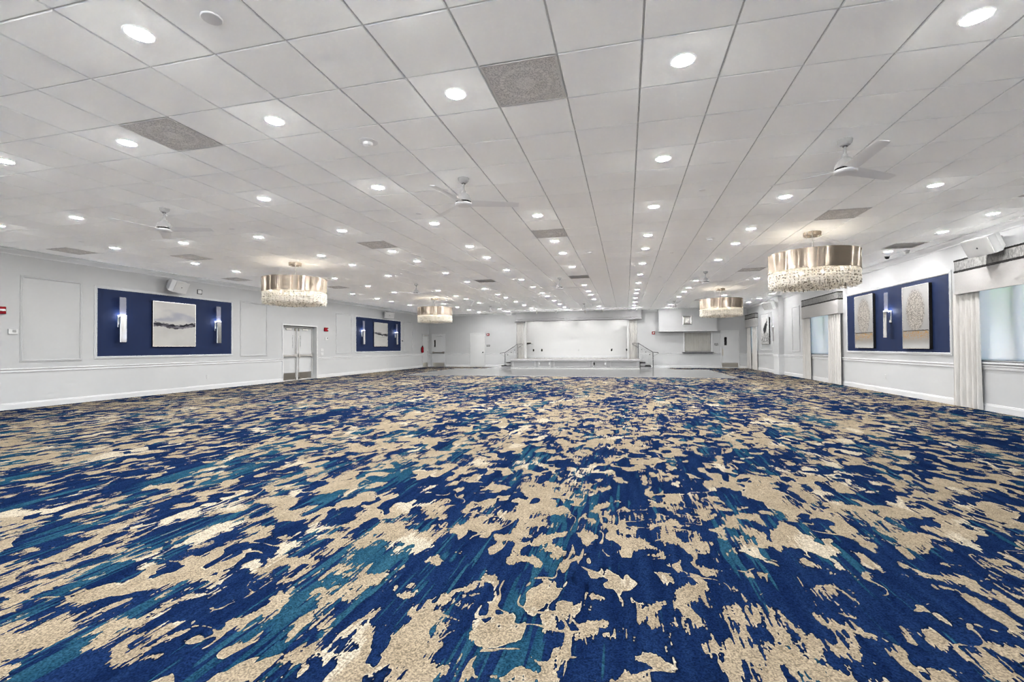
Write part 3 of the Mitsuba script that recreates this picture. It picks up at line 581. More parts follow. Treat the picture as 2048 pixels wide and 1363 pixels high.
for a, b, rs in ((s0 + 0.055, mid - 0.037, 1), (mid + 0.037, s1 - 0.055, -1)):
    lf = P(d1, 'left', 'leaf', cb(a, b, 0.012, hh - 0.065, D - 0.02, D + 0.025, 0.004), 'm_door')
    e = b - 0.06 if rs > 0 else a + 0.06
    P(lf, 'left', 'kick_plate', cb(a + 0.03, b - 0.02, 0.03, 0.30, D + 0.025, D + 0.028, 0.001), 'm_kick', label='brushed metal kick plate')
    for nm, m in panic_bar(a + 0.02, b - 0.01, 0.97, D + 0.025): P(lf, 'left', nm, m, 'm_steel')
    P(lf, 'left', 'exit_rod', tube([(e, 0.08, D + 0.05), (e, hh - 0.12, D + 0.05)], 0.010, 8), 'm_steel')
    P(lf, 'left', 'latch', join(cb(e - 0.03, e + 0.03, hh - 0.17, hh - 0.07, D + 0.025, D + 0.075, 0.006), cb(e - 0.03, e + 0.03, 0.03, 0.11, D + 0.028, D + 0.075, 0.006)), 'm_darksteel')
    v = b - 0.19 if rs > 0 else a + 0.19
    P(lf, 'left', 'vision_slit', cb(v - 0.012, v + 0.012, 1.28, 1.78, D + 0.020, D + 0.027, 0.002), 'm_darkgrey')
    P(lf, 'left', 'closer', cb((a + b) / 2 - 0.15, (a + b) / 2 + 0.15, hh - 0.135, hh - 0.075, D + 0.025, D + 0.075, 0.008), 'm_steel')
# 2: single door at the far end of the left wall
d2 = struct('door_2', None, None, 'single white door at the far end of the left wall'); s0, s1, hh = 27.06, 27.86, 2.11
P(d2, 'left', 'frame', door_frame(s0, s1, hh, 0.04, 0.03), 'm_offwhite')
lf = P(d2, 'left', 'leaf', cb(s0, s1, 0.01, hh, 0.002, 0.02), 'm_door')
P(lf, 'left', 'kick_plate', cb(s0 + 0.05, s1 - 0.05, 0.03, 0.29, 0.02, 0.023, 0.001), 'm_kick'); P(lf, 'left', 'lever', lever(s1 - 0.09, 0.99, -1, 0.02), 'm_darksteel')
P(lf, 'left', 'closer', cb(s0 + 0.06, s1 - 0.1, hh - 0.09, hh - 0.02, 0.02, 0.09, 0.01), 'm_steel')
# 3: door in the end wall, left corner
d3 = struct('door_3', None, None, 'white door with a slit window and panic bar in the far left corner'); s0, s1, hh = -12.40, -11.54, 2.10
P(d3, 'back', 'frame', door_frame(s0, s1, hh, 0.06, 0.03), 'm_door')
lf = P(d3, 'back', 'leaf', cb(s0, s1, 0.01, hh, 0.002, 0.018), 'm_door')
P(lf, 'back', 'vision_pane', cb(-12.27, -12.18, 1.30, 1.76, 0.016, 0.022, 0.002), 'm_black'); P(lf, 'back', 'kick_plate', cb(s0 + 0.04, s1 - 0.03, 0.03, 0.28, 0.018, 0.021, 0.001), 'm_kick')
for nm, m in panic_bar(s0 + 0.02, s1 - 0.02, 0.93, 0.018): P(lf, 'back', nm, m, 'm_darksteel')
P(lf, 'back', 'closer', cb(s0 + 0.25, s1 - 0.15, hh - 0.10, hh - 0.04, 0.018, 0.08, 0.01), 'm_door')
# 4: plain white door beside the left stage steps
d4 = struct('door_4', None, None, 'plain bright white door left of the stage'); s0, s1, hh = -9.72, -8.84, 2.14
P(d4, 'back', 'frame', door_frame(s0, s1, hh, 0.06, 0.025), 'm_white'); lf = P(d4, 'back', 'leaf', cb(s0, s1, 0.01, hh, 0.002, 0.016), 'm_white')
P(lf, 'back', 'knob', lathe([(0.0001, 0.06), (0.022, 0.055), (0.03, 0.04), (0.02, 0.022), (0.01, 0.018), (0.01, 0.008), (0.03, 0.006), (0.03, 0.0)], 16).apply_translation([s1 - 0.07, 0.94, 0.016]), 'm_black', smooth=30)
# 5: door at the far right
d5 = struct('door_5', None, None, 'white door with slit window, push plate and steel kick plate right of the hatch'); s0, s1, hh = 5.28, 6.14, 2.08
P(d5, 'back', 'frame', door_frame(s0, s1, hh, 0.06, 0.03), 'm_white'); lf = P(d5, 'back', 'leaf', cb(s0, s1, 0.01, hh, 0.002, 0.012), 'm_door')
P(lf, 'back', 'vision_pane', cb(5.42, 5.55, 1.30, 1.76, 0.010, 0.016, 0.002), 'm_black'); P(lf, 'back', 'push_plate', cb(s0 + 0.01, s0 + 0.09, 0.72, 1.09, 0.012, 0.016, 0.001), 'm_kick')
P(lf, 'back', 'kick_plate', cb(s0 + 0.01, s1 - 0.02, 0.06, 0.30, 0.012, 0.016, 0.001), 'm_kick')

# ------------------------------------------------------------------ windows, shades, cornices, curtains
PLACE = ['nearest window, cut by the right edge of the view', 'window between the near chandelier and the navy panel', 'farthest window in the back right corner']
for n, (s0, s1, h0, h1) in enumerate(WINS):
    w = struct(f'window_{n + 1}', None, None, 'white framed window on the right wall, ' + PLACE[n])
    part(w, 'frame', onto('right', join(cb(s0, s1, h0, h0 + 0.05, -0.20, -0.10), cb(s0, s1, h1 - 0.05, h1, -0.20, -0.10), cb(s0, s0 + 0.05, h0 + 0.05, h1 - 0.05, -0.20, -0.10), cb(s1 - 0.05, s1, h0 + 0.05, h1 - 0.05, -0.20, -0.10))), 'm_white')
    sm = (s0 + s1) / 2 + (0.42 if n == 0 else 0.1)
    part(w, 'mullion', onto('right', cb(sm - 0.03, sm + 0.03, h0 + 0.05, h1 - 0.05, -0.19, -0.11)), 'm_white')
    for a, b in ((s0 + 0.05, sm - 0.03), (sm + 0.03, s1 - 0.05)):
        q = np.array([[a, h0 + 0.05, -0.15], [b, h0 + 0.05, -0.15], [b, h1 - 0.05, -0.15], [a, h1 - 0.05, -0.15]])
        part(w, 'pane', onto('right', trimesh.Trimesh(q, [[0, 1, 2], [0, 2, 3]], process=False)), 'm_pane')
    part(w, 'sill', onto('right', cb(s0 - 0.06, s1 + 0.06, h0 - 0.035, h0, -0.20, 0.045, 0.006)), 'm_trim')
    rs = thing('roller_shade', ['translucent white roller shade in the nearest window at the right edge', 'translucent white roller shade in the window behind the near right chandelier', 'translucent white roller shade in the back right corner window'][n], 'roller shade', 'roller shades in the windows')
    q = np.array([[s0 + 0.01, h0 + 0.03, -0.06], [s1 - 0.01, h0 + 0.03, -0.06], [s1 - 0.01, h1 - 0.02, -0.06], [s0 + 0.01, h1 - 0.02, -0.06]])
    part(rs, 'fabric', onto('right', trimesh.Trimesh(q, [[0, 1, 2], [0, 2, 3]], process=False)), 'm_shade')
    part(rs, 'hem_bar', onto('right', cb(s0 + 0.01, s1 - 0.01, h0 + 0.01, h0 + 0.035, -0.068, -0.052)), 'm_grey')
    c0, c1 = [(8.10, 11.16), (16.43, 19.48), (25.93, 27.98)][n]; CD = 0.15; z0, z1, zb = 2.262, 2.955, 2.718
    co = thing('window_cornice', ['upholstered cornice box over the nearest window at the right edge', 'upholstered cornice box over the window behind the near right chandelier', 'upholstered cornice box over the window in the back right corner'][n], 'window cornice', 'cornices over the windows')
    def box_u(a, b, h0_, h1_, d): return join(cb(a, b, h0_, h1_, d - 0.02, d, 0.004), cb(a, a + 0.02, h0_, h1_, 0.0, d - 0.02, 0.002), cb(b - 0.02, b, h0_, h1_, 0.0, d - 0.02, 0.002))
    part(co, 'fabric_box', onto('right', box_u(c0, c1, z0, zb, CD)), 'm_cornice'); part(co, 'patterned_band', onto('right', box_u(c0, c1, zb, z1, CD)), 'm_band', label='grey patterned upper band')
    part(co, 'trim_strip', onto('right', join(cb(c0 - 0.004, c1 + 0.004, zb - 0.020, zb + 0.020, CD - 0.01, CD + 0.006, 0.003), cb(c0 - 0.004, c0 + 0.012, zb - 0.020, zb + 0.020, 0, CD, 0.003))), 'm_black', label='black braid')
    part(co, 'trim_strip', onto('right', join(cb(c0 - 0.004, c1 + 0.004, z1 - 0.032, z1, CD - 0.01, CD + 0.006, 0.003), cb(c0 - 0.004, c0 + 0.012, z1 - 0.032, z1, 0, CD, 0.003))), 'm_black')
    part(co, 'top_board', onto('right', pb(c0 + 0.01, c1 - 0.01, z1 - 0.03, z1 - 0.01, 0, CD - 0.01)), 'm_offwhite')
    for k2, (a, b) in enumerate([((8.16, 8.95), (10.62, 11.36)), ((16.42, 17.30), (18.86, 19.62)), ((25.95, 26.78), (27.12, 27.86))][n]):
        lab = ['nearer', 'farther'][k2] + ' pale curtain panel of the ' + PLACE[n]
        solo('curtain_panel', onto('right', gathered(a, b, 0.012, 2.30, 0.075, 0.032, 5, 10 * n + k2, flare=0.04)), 'm_curtain', lab, 'curtain', 'curtain panels at the windows', smooth=True)
struct('ground_outside', join(pb(XR + 0.3, XR + 60, YF - 0.2, 60, -0.4, -0.3), pb(-70, XR + 60, -60, YF - 0.2, -0.4, -0.05)), 'm_outside', 'pale paving outside the windows')
rt = np.random.default_rng(11)
for n, y in enumerate((1.0, 9.5, 18.0, 26.5, 35.0, 43.5, 52.0)):
    t = thing('tree', f'green tree outside beyond the window shades, {ORD[n + 1]} from the near end', 'tree', 'trees outside the windows')
    x = XR + 13 + rt.uniform(-1, 1)
    part(t, 'trunk', lathe([(0.24, -0.3), (0.17, 1.2), (0.14, 2.6), (0.0001, 3.4)], 10).apply_translation([x, y, 0]), 'm_bark', 40)
    c = trimesh.creation.icosphere(3, 1.0); c.vertices *= (1 + 0.35 * (meshkit.noise(c.vertices * 2.2 + n * 7) - 0.5) + 0.3 * (meshkit.noise(c.vertices * 6 + n * 3) - 0.5))[:, None]
    c.vertices *= [2.9, 3.4, 2.3]; c.apply_translation([x, y, 4.3]); part(t, 'crown', c, 'm_leaf', 40)

# ------------------------------------------------------------------ pictures
def canvas(w, s0, s1, h0, h1, dep, m, label, frame='m_black', group=None, face_in=0.012):
    t = thing('painting', label, 'painting', group)
    q = np.array([[s0 + face_in, h0 + face_in, dep + 0.001], [s1 - face_in, h0 + face_in, dep + 0.001], [s1 - face_in, h1 - face_in, dep + 0.001], [s0 + face_in, h1 - face_in, dep + 0.001]])
    uv = np.array([[0, 0], [1, 0], [1, 1], [0, 1.0]])
    if w == 'right': uv = uv[[1, 0, 3, 2]]
    part(t, 'canvas', mikit.ply(onto(w, trimesh.Trimesh(q, [[0, 1, 2], [0, 2, 3]], process=False)) if w != 'right' else (np.column_stack([XR - q[:, 2], q[:, 0], q[:, 1]]), np.array([[0, 2, 1], [0, 3, 2]])), m, uv=uv))
    part(t, 'edge', onto(w, cb(s0 + 0.002, s1 - 0.002, h0 + 0.002, h1 - 0.002, 0.006, dep - 0.001, 0.002)), frame, label='dark side of the frame' if frame == 'm_black' else None)
    part(t, 'frame', onto(w, frame_mould(s0 + face_in, s1 - face_in, h0 + face_in, h1 - face_in, [(0, dep - 0.004), (0, dep + 0.006), (face_in, dep + 0.006), (face_in, dep - 0.004)])), 'm_steel' if frame == 'm_black' else frame)
canvas('left', 9.80, 11.09, 1.335, 2.60, 0.05, 'm_art_sea', 'square abstract canvas with a dark band and grey wash on the nearer navy panel', group='abstract canvases on the left wall')
canvas('left', 21.17, 22.57, 1.335, 2.60, 0.05, 'm_art_sea_b', 'abstract canvas with a dark band on the far navy panel of the left wall', group='abstract canvases on the left wall')
canvas('right', 12.12, 13.13, 1.165, 2.645, 0.07, 'm_art_birch', 'tall speckled silver and gold canvas, the nearer one beside the curtained window', group='tall canvases on the right navy panel')
canvas('right', 14.50, 15.52, 1.175, 2.67, 0.07, 'm_art_birch', 'tall speckled silver and gold canvas, the farther one left of the sconce', group='tall canvases on the right navy panel')
canvas('right', 23.92, 25.16, 1.335, 2.615, 0.05, 'm_art_plume', 'white canvas with a black brushed plume between pilaster and far window')

# ------------------------------------------------------------------ wall sconces
def sconce(w, s, label):
    t = thing('wall_sconce', label, 'wall sconce', 'acrylic and steel wall sconces'); d0, d1, hw = 0.105, 0.150, 0.078
    part(t, 'backplate', onto(w, cb(s - 0.055, s + 0.055, 1.83, 2.13, 0.005, 0.028, 0.004)), 'm_chrome')
    part(t, 'arm', onto(w, cb(s - 0.03, s + 0.03, 1.90, 2.10, 0.028, d0, 0.004)), 'm_chrome')
    part(t, 'body', onto(w, cb(s - hw, s + hw, 1.445, 2.118, d0, d1, 0.005)), 'm_chrome', label='polished steel lower bar')
    lens = cb(s - hw + 0.004, s + hw - 0.004, 2.118, 2.142, 0.045, d1 - 0.004, 0.003)
    part(t, 'light_bar', mikit.ply(onto(w, lens), 'm_white', emitter=lamp((SCONCE * 0.86, SCONCE * 0.95, SCONCE * 1.15))), label='glowing lamp strip')
    part(t, 'acrylic_blade', onto(w, cb(s - hw, s + hw, 2.143, 2.60, d0, d0 + 0.02, 0.003)), 'm_acrylic', label='clear acrylic upper blade')
for w, s, lab in (('left', 8.98, 'lit wall sconce left of the canvas on the nearer navy panel'), ('left', 11.83, 'lit wall sconce right of the canvas on the nearer navy panel'),
                  ('left', 20.12, 'lit wall sconce left of the canvas on the far navy panel'), ('left', 23.48, 'lit wall sconce right of the canvas on the far navy panel'),
                  ('right', 13.75, 'lit wall sconce between the two tall canvases on the right'), ('right', 22.95, 'lit wall sconce right beside the far pilaster, near the plume canvas')):
    sconce(w, s, lab)

# ------------------------------------------------------------------ wall loudspeakers
def speaker(w, s, h, label, yaw=0.0, out=0.16):
    t = thing('wall_loudspeaker', label, 'loudspeaker', 'white wall loudspeakers')
    # plan trapezoid: local x along the wall, y up, z out
    hw, hh, dep = 0.27, 0.165, 0.30
    sec = [(-0.16, 0.0), (0.16, 0.0), (hw + 0.02, dep * 0.62), (hw, dep), (-hw, dep), (-hw - 0.02, dep * 0.62)]
    cab = hull([(x, y * e, z) for x, z in sec for y, e in ((-hh, 1 if z > 0.1 else 0.75), (hh, 1 if z > 0.1 else 0.8))])
    gr = hull([(x, y, z) for x in (-hw + 0.012, hw - 0.012) for y in (-hh + 0.012, hh - 0.012) for z in (dep + 0.001, dep + 0.008)])
    bd = lathe([(0.0001, 0.004), (0.012, 0.003), (0.014, 0.0)], 12); bd.apply_translation([0.0, -0.01, dep + 0.009])
    br = cb(-0.05, 0.05, -0.04, 0.04, -0.13, 0.02, 0.01)
    M = trimesh.transformations.translation_matrix([s, h, out]) @ trimesh.transformations.rotation_matrix(yaw, [0, 1, 0]) @ trimesh.transformations.rotation_matrix(0.42, [1, 0, 0])
    for nm, m, b in (('cabinet', cab, 'm_white'), ('grille', gr, 'm_offwhite'), ('badge', bd, 'm_black'), ('bracket', br, 'm_grey')):
        m = m.copy(); m.apply_transform(M); part(t, nm, onto(w, m), b)
speaker('left', 10.25, 3.13, 'white wall loudspeaker above the nearer navy panel on the left', 0.25)
speaker('left', 22.35, 3.13, 'white wall loudspeaker above the far navy panel on the left', -0.6)
speaker('right', 10.10, 3.13, 'white wall loudspeaker above the nearest window cornice', -0.15)
speaker('right', 22.25, 3.10, 'white wall loudspeaker on top of the right wall pilaster', -0.45, 0.34)

# ------------------------------------------------------------------ chandeliers
def drum(r, z0, z1, n=96):
    a = np.linspace(0, 2 * np.pi, n + 1)
    V = np.vstack([np.column_stack([r * np.cos(a), r * np.sin(a), np.full(n + 1, z)]) for z in (z0, z1)])
    uv = np.vstack([np.column_stack([a / (2 * np.pi) * 8, np.full(n + 1, v)]) for v in (0, 1)])
    F = np.array([f for i in range(n) for f in ([i, i + 1, n + 2 + i], [i, n + 2 + i, n + 1 + i])])
    return trimesh.Trimesh(V, F, process=False), uv
DZ0, DZ1, DR = 2.662, 3.005, 0.75
dmesh, duv = drum(DR, DZ0, DZ1)
# the sheet metal is not quite round: slight waves give the broken reflections
aa = np.arctan2(dmesh.vertices[:, 1], dmesh.vertices[:, 0]); wob = 1 + 0.0025 * np.sin(7 * aa + 1) + 0.002 * np.sin(17 * aa) * (1 + 0.5 * (dmesh.vertices[:, 2] > 2.8)) + 0.0012 * np.sin(31 * aa + 2)
dmesh.vertices[:, :2] *= wob[:, None]
DRUM = mikit.ply(dmesh, 'm_champagne', True, uv=duv)
DRUM_IN = mikit.ply(drum(DR - 0.012, DZ0, DZ1)[0], 'm_drum_inside', True)
RIM = mikit.ply(join(*[lathe([(DR - 0.012, z), (DR + 0.004, z), (DR + 0.004, z + 0.008), (DR - 0.012, z + 0.008), (DR - 0.012, z)], 72) for z in (DZ0 - 0.006, DZ1 - 0.002)]), 'm_champagne', 30)
rb = np.random.default_rng(3)
octv = np.array([[1, 0, 0], [-1, 0, 0], [0, 1, 0], [0, -1, 0], [0, 0, 1.25], [0, 0, -1.25]]); octf = np.array([[0, 2, 4], [2, 1, 4], [1, 3, 4], [3, 0, 4], [2, 0, 5], [1, 2, 5], [3, 1, 5], [0, 3, 5]])
def beads(rings):
    V, F, k = [], [], 0
    for R, n, z0, z1, step in rings:
        for q in range(n):
            a = 2 * np.pi * (q + rb.uniform(-0.2, 0.2)) / n; zb = z1 + rb.uniform(-0.022, 0.022); z = z0
            while z > zb:
                th = rb.uniform(0, 6.28); c, s = math.cos(th), math.sin(th); r = rb.uniform(0.009, 0.0155); a2 = a + rb.uniform(-0.012, 0.012); Rj = R + rb.uniform(-0.014, 0.006)
                v = octv * r; v = v @ np.array([[c, s, 0], [-s, c, 0], [0, 0, 1]]); tl = rb.uniform(-0.5, 0.5); v = v @ np.array([[1, 0, 0], [0, math.cos(tl), math.sin(tl)], [0, -math.sin(tl), math.cos(tl)]])
                V.append(v + [Rj * math.cos(a2), Rj * math.sin(a2), z + rb.uniform(-.010, .010)]); F.append(octf + k); k += 6; z -= step
    return trimesh.Trimesh(np.vstack(V), np.vstack(F), process=False)
def zbot(R): return 2.385 - 0.045 * (1 - (R / 0.73) ** 2)
DARK_REFLECT = mikit.ply(beads([(0.740, 60, 2.57, zbot(0.735), 0.055), (0.700, 60, 2.57, zbot(0.70), 0.05)] + [(R, int(2 * np.pi * R / 0.09), zbot(R) + 0.07, zbot(R), 0.04) for R in (0.66, 0.60, 0.53, 0.46, 0.38, 0.30, 0.22, 0.14, 0.06)]), 'm_crystal_dark_reflect')  # beads coloured dark to imitate reflections among the clear crystals
CRYSTAL = mikit.ply(beads([(0.738, 165, 2.668, zbot(0.735), 0.027), (0.705, 130, 2.660, zbot(0.705), 0.032)] + [(R, int(2 * np.pi * R / 0.042), zbot(R) + 0.085, zbot(R), 0.030) for R in (0.66, 0.60, 0.53, 0.46, 0.38, 0.30, 0.22, 0.14, 0.06)]), 'm_crystal')
bulbs = []
for q in range(10):
    s = trimesh.creation.icosphere(1, 0.028); a = 2 * np.pi * (q + 0.5) / 10; s.apply_translation([0.60 * math.cos(a), 0.60 * math.sin(a), 2.735]); bulbs.append(s)
BULB = {**mikit.ply(join(*bulbs), 'm_white'), 'emitter': lamp((CHANDELIER, CHANDELIER * 0.93, CHANDELIER * 0.82))}
CANOPY = mikit.ply(lathe([(0.0001, -0.075), (0.145, -0.075), (0.150, -0.068), (0.150, 0.0)], 40), 'm_champagne', 30)
ADDED_PAN = mikit.ply(lathe([(0.0001, 2.93), (0.665, 2.93), (0.672, 2.935), (0.672, 2.945), (0.0001, 2.945)], 48), 'm_drum_inside')  # unseen pan added to block bulb uplight from pooling on the ceiling
PLATE = mikit.ply(join(*[tube([(0, 0, 2.70), (0.735 * math.cos(a), 0.735 * math.sin(a), 2.70)], 0.008, 6) for a in np.arange(6) * np.pi / 3], lathe([(0.0001, 2.69), (0.06, 2.69), (0.06, 2.71), (0.0001, 2.71)], 16)), 'm_champagne')
wires = [mikit.ply(tube([(0.11 * math.cos(a), 0.11 * math.sin(a), ZC - 0.075), (0.735 * math.cos(a), 0.735 * math.sin(a), DZ1 - 0.01)], 0.0016, 5), 'm_steel') for a in np.arange(6) * np.pi / 3 + 0.2]
cord = mikit.ply(tube([(0, 0, ZC - 0.075), (0, 0, 2.94)], 0.006, 8), 'm_offwhite')
GLIDES = mikit.ply(join(*[lathe([(0.0001, ZC - 0.10), (0.008, ZC - 0.10), (0.010, ZC - 0.075)], 8).apply_translation([0.11 * math.cos(a), 0.11 * math.sin(a), 0]) for a in np.arange(6) * np.pi / 3 + 0.2]), 'm_chrome')
for (i, j), lab in (((-9.5, 11.5), 'drum chandelier of brushed champagne metal with crystal strands, near the left wall double doors'), ((9.5, 11.5), 'largest and nearest drum chandelier of champagne metal with crystal strands, upper right'),
                    ((-9.5, 25.5), 'small looking far drum chandelier hanging before the back left corner'), ((9.5, 25.5), 'far right drum chandelier hanging before the white soffit and end door')):
    x, y = tile_xy(i, j); t = thing('chandelier', lab, 'chandelier', 'crystal drum chandeliers')
    part(t, 'canopy', at(CANOPY, x, y, ZC)); part(t, 'drum', at(DRUM, x, y)); part(t, 'drum_lining', at(DRUM_IN, x, y)); part(t, 'rim', at(RIM, x, y)); part(t, 'spider', at(PLATE, x, y)); part(t, 'added_pan', at(ADDED_PAN, x, y))
    kx = part(t, 'crystal_strands', at(CRYSTAL, x, y)); labels[kx] = {'label': 'dense curtain of small faceted crystals', 'kind': 'stuff'}
    kx = part(t, 'dark_reflect_strands', at(DARK_REFLECT, x, y)); labels[kx] = {'label': 'darker crystals standing in for dark reflections among the clear ones', 'kind': 'stuff'}
    part(t, 'bulbs', at(BULB, x, y)); part(t, 'cord', at(cord, x, y)); part(t, 'cable_grips', at(GLIDES, x, y))
    for w_ in wires: part(t, 'suspension_wire', at(w_, x, y))

# ------------------------------------------------------------------ ceiling fans
def blade():
    P_ = []
    L0, L1 = 0.10, 0.71
    xs = np.linspace(L0, L1, 10); V = []
    for x in xs:
        f = (x - L0) / (L1 - L0); ch = 0.072 - 0.014 * f; tw = -math.radians(15 - 4 * f)
        if f > 0.97: ch *= 0.86
        for c, zt in ((-1, 0.0), (-0.5, 0.006), (0.5, 0.006), (1, 0.0), (0.5, -0.003), (-0.5, -0.003)):
            V.append([x, c * ch * math.cos(tw), c * ch * math.sin(tw) + zt])
    F = []
    for q in range(len(xs) - 1):
        for k in range(6):
            a, b = q * 6 + k, q * 6 + (k + 1) % 6; F += [[a, b, b + 6], [a, b + 6, a + 6]]
    for q in (0, (len(xs) - 1) * 6): F += [[q, q + 1, q + 2], [q, q + 2, q + 3], [q, q + 3, q + 4], [q, q + 4, q + 5]]
    m = trimesh.Trimesh(np.array(V), F, process=False); m.fix_normals(); return m
paint('m_fan', (0.80, 0.80, 0.795), 0.5, 0.05, 1); paint('m_fan_body', (0.36, 0.36, 0.358), 0.5, 0.1, 1)
BLADE = mikit.ply(blade(), 'm_fan', 30)
FCAN = mikit.ply(lathe([(0.022, -0.062), (0.045, -0.055), (0.066, -0.030), (0.072, 0.0)], 28), 'm_fan_body', 30)
FGAP = mikit.ply(lathe([(0.013, -0.070), (0.024, -0.070), (0.024, -0.060), (0.013, -0.060)], 20), 'm_darkgrey')
FROD = mikit.ply(tube([(0, 0, -0.02), (0, 0, -0.20)], 0.0125, 14), 'm_fan_body', 30)
FMOT = mikit.ply(lathe([(0.098, -0.300), (0.100, -0.285), (0.092, -0.255), (0.070, -0.215), (0.050, -0.196), (0.030, -0.180), (0.024, -0.150), (0.012, -0.148)], 36), 'm_fan_body', 30)
FCOL = mikit.ply(lathe([(0.085, -0.318), (0.094, -0.318), (0.094, -0.300), (0.085, -0.300)], 36), 'm_black', 30)
FCAP = mikit.ply(lathe([(0.0001, -0.352), (0.075, -0.350), (0.082, -0.345), (0.098, -0.346), (0.107, -0.336), (0.107, -0.320), (0.09, -0.318)], 40), 'm_fan', 30)
FANS = [((.5, 4.5), 20, 'white three-blade ceiling fan nearest the middle of the ceiling'), ((7.5, 4.5), 32, 'white three-blade ceiling fan at upper right, nearest the camera'), ((-7.5, 4.5), 18, 'white three-blade ceiling fan at left above the near navy panel'),
        ((-7.5, 18.5), -5, 'white ceiling fan hanging just before the far left chandelier'), ((.5, 18.5), 2, 'white ceiling fan over the stage centre, middle of the second fan row'), ((7.5, 18.5), -12, 'white ceiling fan just before the far right chandelier'),
        ((-7.5, 32.5), 10, 'small distant ceiling fan left of the stage header'), ((.5, 32.5), 40, 'small distant ceiling fan right above the stage header'), ((7.5, 32.5), 15, 'small distant ceiling fan above the white soffit')]
for (i, j), rot, lab in FANS:
    x, y = tile_xy(i, j); t = thing('ceiling_fan', lab, 'ceiling fan', 'white ceiling fans')
    for nm, m in (('canopy', FCAN), ('canopy_joint', FGAP), ('downrod', FROD), ('motor_housing', FMOT), ('dark_collar', FCOL), ('hub_cap', FCAP)): part(t, nm, at(m, x, y, ZC))
    for q in range(3): part(t, 'blade', at(BLADE, x, y, ZC - 0.318, rot + 120 * q))

# ------------------------------------------------------------------ small ceiling devices
SMOKE = [mikit.ply(lathe([(0.0001, -0.012), (0.075, -0.012), (0.100, -0.004), (0.100, 0.0)], 32), 'm_fan', 30), mikit.ply(lathe([(0.0001, -0.050), (0.030, -0.048), (0.048, -0.038), (0.052, -0.014), (0.060, -0.012)], 28), 'm_fan', 30), mikit.ply(lathe([(0.0001, -0.004), (0.006, -0.002)], 10), 'm_white')]
for (i, j), lab in (((-.5, 2.5), 'white round smoke detector on a tile left of the near ceiling grille'), ((6.5, 11.5), 'white round smoke detector left of the near right chandelier'), ((2.5, 12.5), 'white round smoke detector near the ceiling centre, beyond the central grille')):
    x, y = tile_xy(i, j); t = thing('smoke_detector', lab, 'smoke detector', 'smoke detectors')
    part(t, 'base', at(SMOKE[0], x, y, ZC)); part(t, 'sensor_head', at(SMOKE[1], x, y, ZC)); part(t, 'lamp', at(SMOKE[2], x + 0.03, y - 0.03, ZC - 0.048))
DISC = mikit.ply(lathe([(0.0001, -0.010), (0.040, -0.010), (0.044, -0.006), (0.044, 0.0)], 24), 'm_fan', 30); DISC_B = mikit.ply(lathe([(0.0001, -0.010), (0.060, -0.010), (0.064, -0.006), (0.064, 0.0)], 28), 'm_fan', 30)
key = thing('cover_plate', 'flat round blank cover plate on a ceiling tile at upper left', 'cover plate'); scene[key] = at(DISC_B, *tile_xy(-.5, -.5), ZC)
for (i, j), lab in (((-7.5, 6.5), 'beside the left ceiling fan'), ((-13.5, 6.5), 'near the left wall, above the near navy panel'), ((-1.5, 6.5), 'left of the middle ceiling fan'), ((-1.5, 13.5), 'beyond the downlights left of centre'),
                    ((5.5, 6.5), 'left of the right ceiling fan'), ((5.5, 13.5), 'right of the central column of downlights'), ((5.5, 19.5), 'far away right of the central column of downlights'), ((11.5, 13.5), 'just above the near right chandelier drum')):
    key = thing('sprinkler_cover', 'small white concealed sprinkler disc ' + lab, 'sprinkler', 'concealed sprinkler discs'); scene[key] = at(DISC, *tile_xy(i, j), ZC)
for x, y, b, lab in ((6.20, 13.0, 'm_black', 'black dome camera under the ceiling by the right wall crown'), (6.28, 12.35, 'm_offwhite', 'pale motion sensor on the ceiling by the right wall crown'), (5.60, 25.6, 'm_black', 'black dome camera under the far right ceiling corner')):
    t = thing('dome_camera' if b == 'm_black' else 'motion_sensor', lab, 'camera' if b == 'm_black' else 'sensor')
    part(t, 'base', lathe([(0.0001, -0.02), (0.055, -0.02), (0.06, 0.0)], 24).apply_translation([x, y, ZC]), 'm_offwhite', 30); part(t, 'dome', lathe([(0.0001, -0.075), (0.025, -0.07), (0.042, -0.05), (0.048, -0.02)], 24).apply_translation([x, y, ZC]), b, 30)

# ------------------------------------------------------------------ small wall devices
def plate(name, w, s0, s1, h0, h1, b, label, cat, extra=(), dep=0.02, group=None):
    t = thing(name, label, cat, group); part(t, 'plate', onto(w, cb(s0, s1, h0, h1, 0.001, dep, 0.004)), b)
    for nm, a0, a1, c0, c1, e0, e1, bb in extra: part(t, nm, onto(w, cb(a0, a1, c0, c1, e0, e1, 0.003)), bb)
plate('fire_strobe', 'left', 6.56, 6.735, 2.02, 2.17, 'm_red', 'red fire alarm strobe at the left edge of the view', 'fire alarm', [('lens', 6.62, 6.72, 2.075, 2.12, 0.045, 0.075, 'm_white')], 0.055)
plate('thermostat', 'left', 6.79, 6.945, 1.60, 1.71, 'm_white', 'white thermostat with grey screen below the red strobe', 'thermostat', [('screen', 6.85, 6.915, 1.635, 1.69, 0.028, 0.031, 'm_grey')], 0.03)
plate('wall_clock', 'left', 11.17, 11.33, 2.935, 3.075, 'm_darkgrey', 'small square dark-rimmed device above the nearer navy panel', 'clock', [('face', 11.188, 11.312, 2.953, 3.057, 0.02, 0.028, 'm_white')], 0.025)
plate('fire_strobe', 'left', 17.20, 17.43, 2.0, 2.155, 'm_red', 'red fire alarm strobe right of the double doors', 'fire alarm', [('lens', 17.36, 17.42, 2.05, 2.11, 0.045, 0.08, 'm_white')], 0.055)
plate('door_camera', 'left', 17.26, 17.45, 1.62, 1.74, 'm_white', 'small white device with a dark spot under the red strobe by the double doors', 'sensor', [('eye', 17.38, 17.42, 1.68, 1.72, 0.03, 0.045, 'm_black')], 0.035)
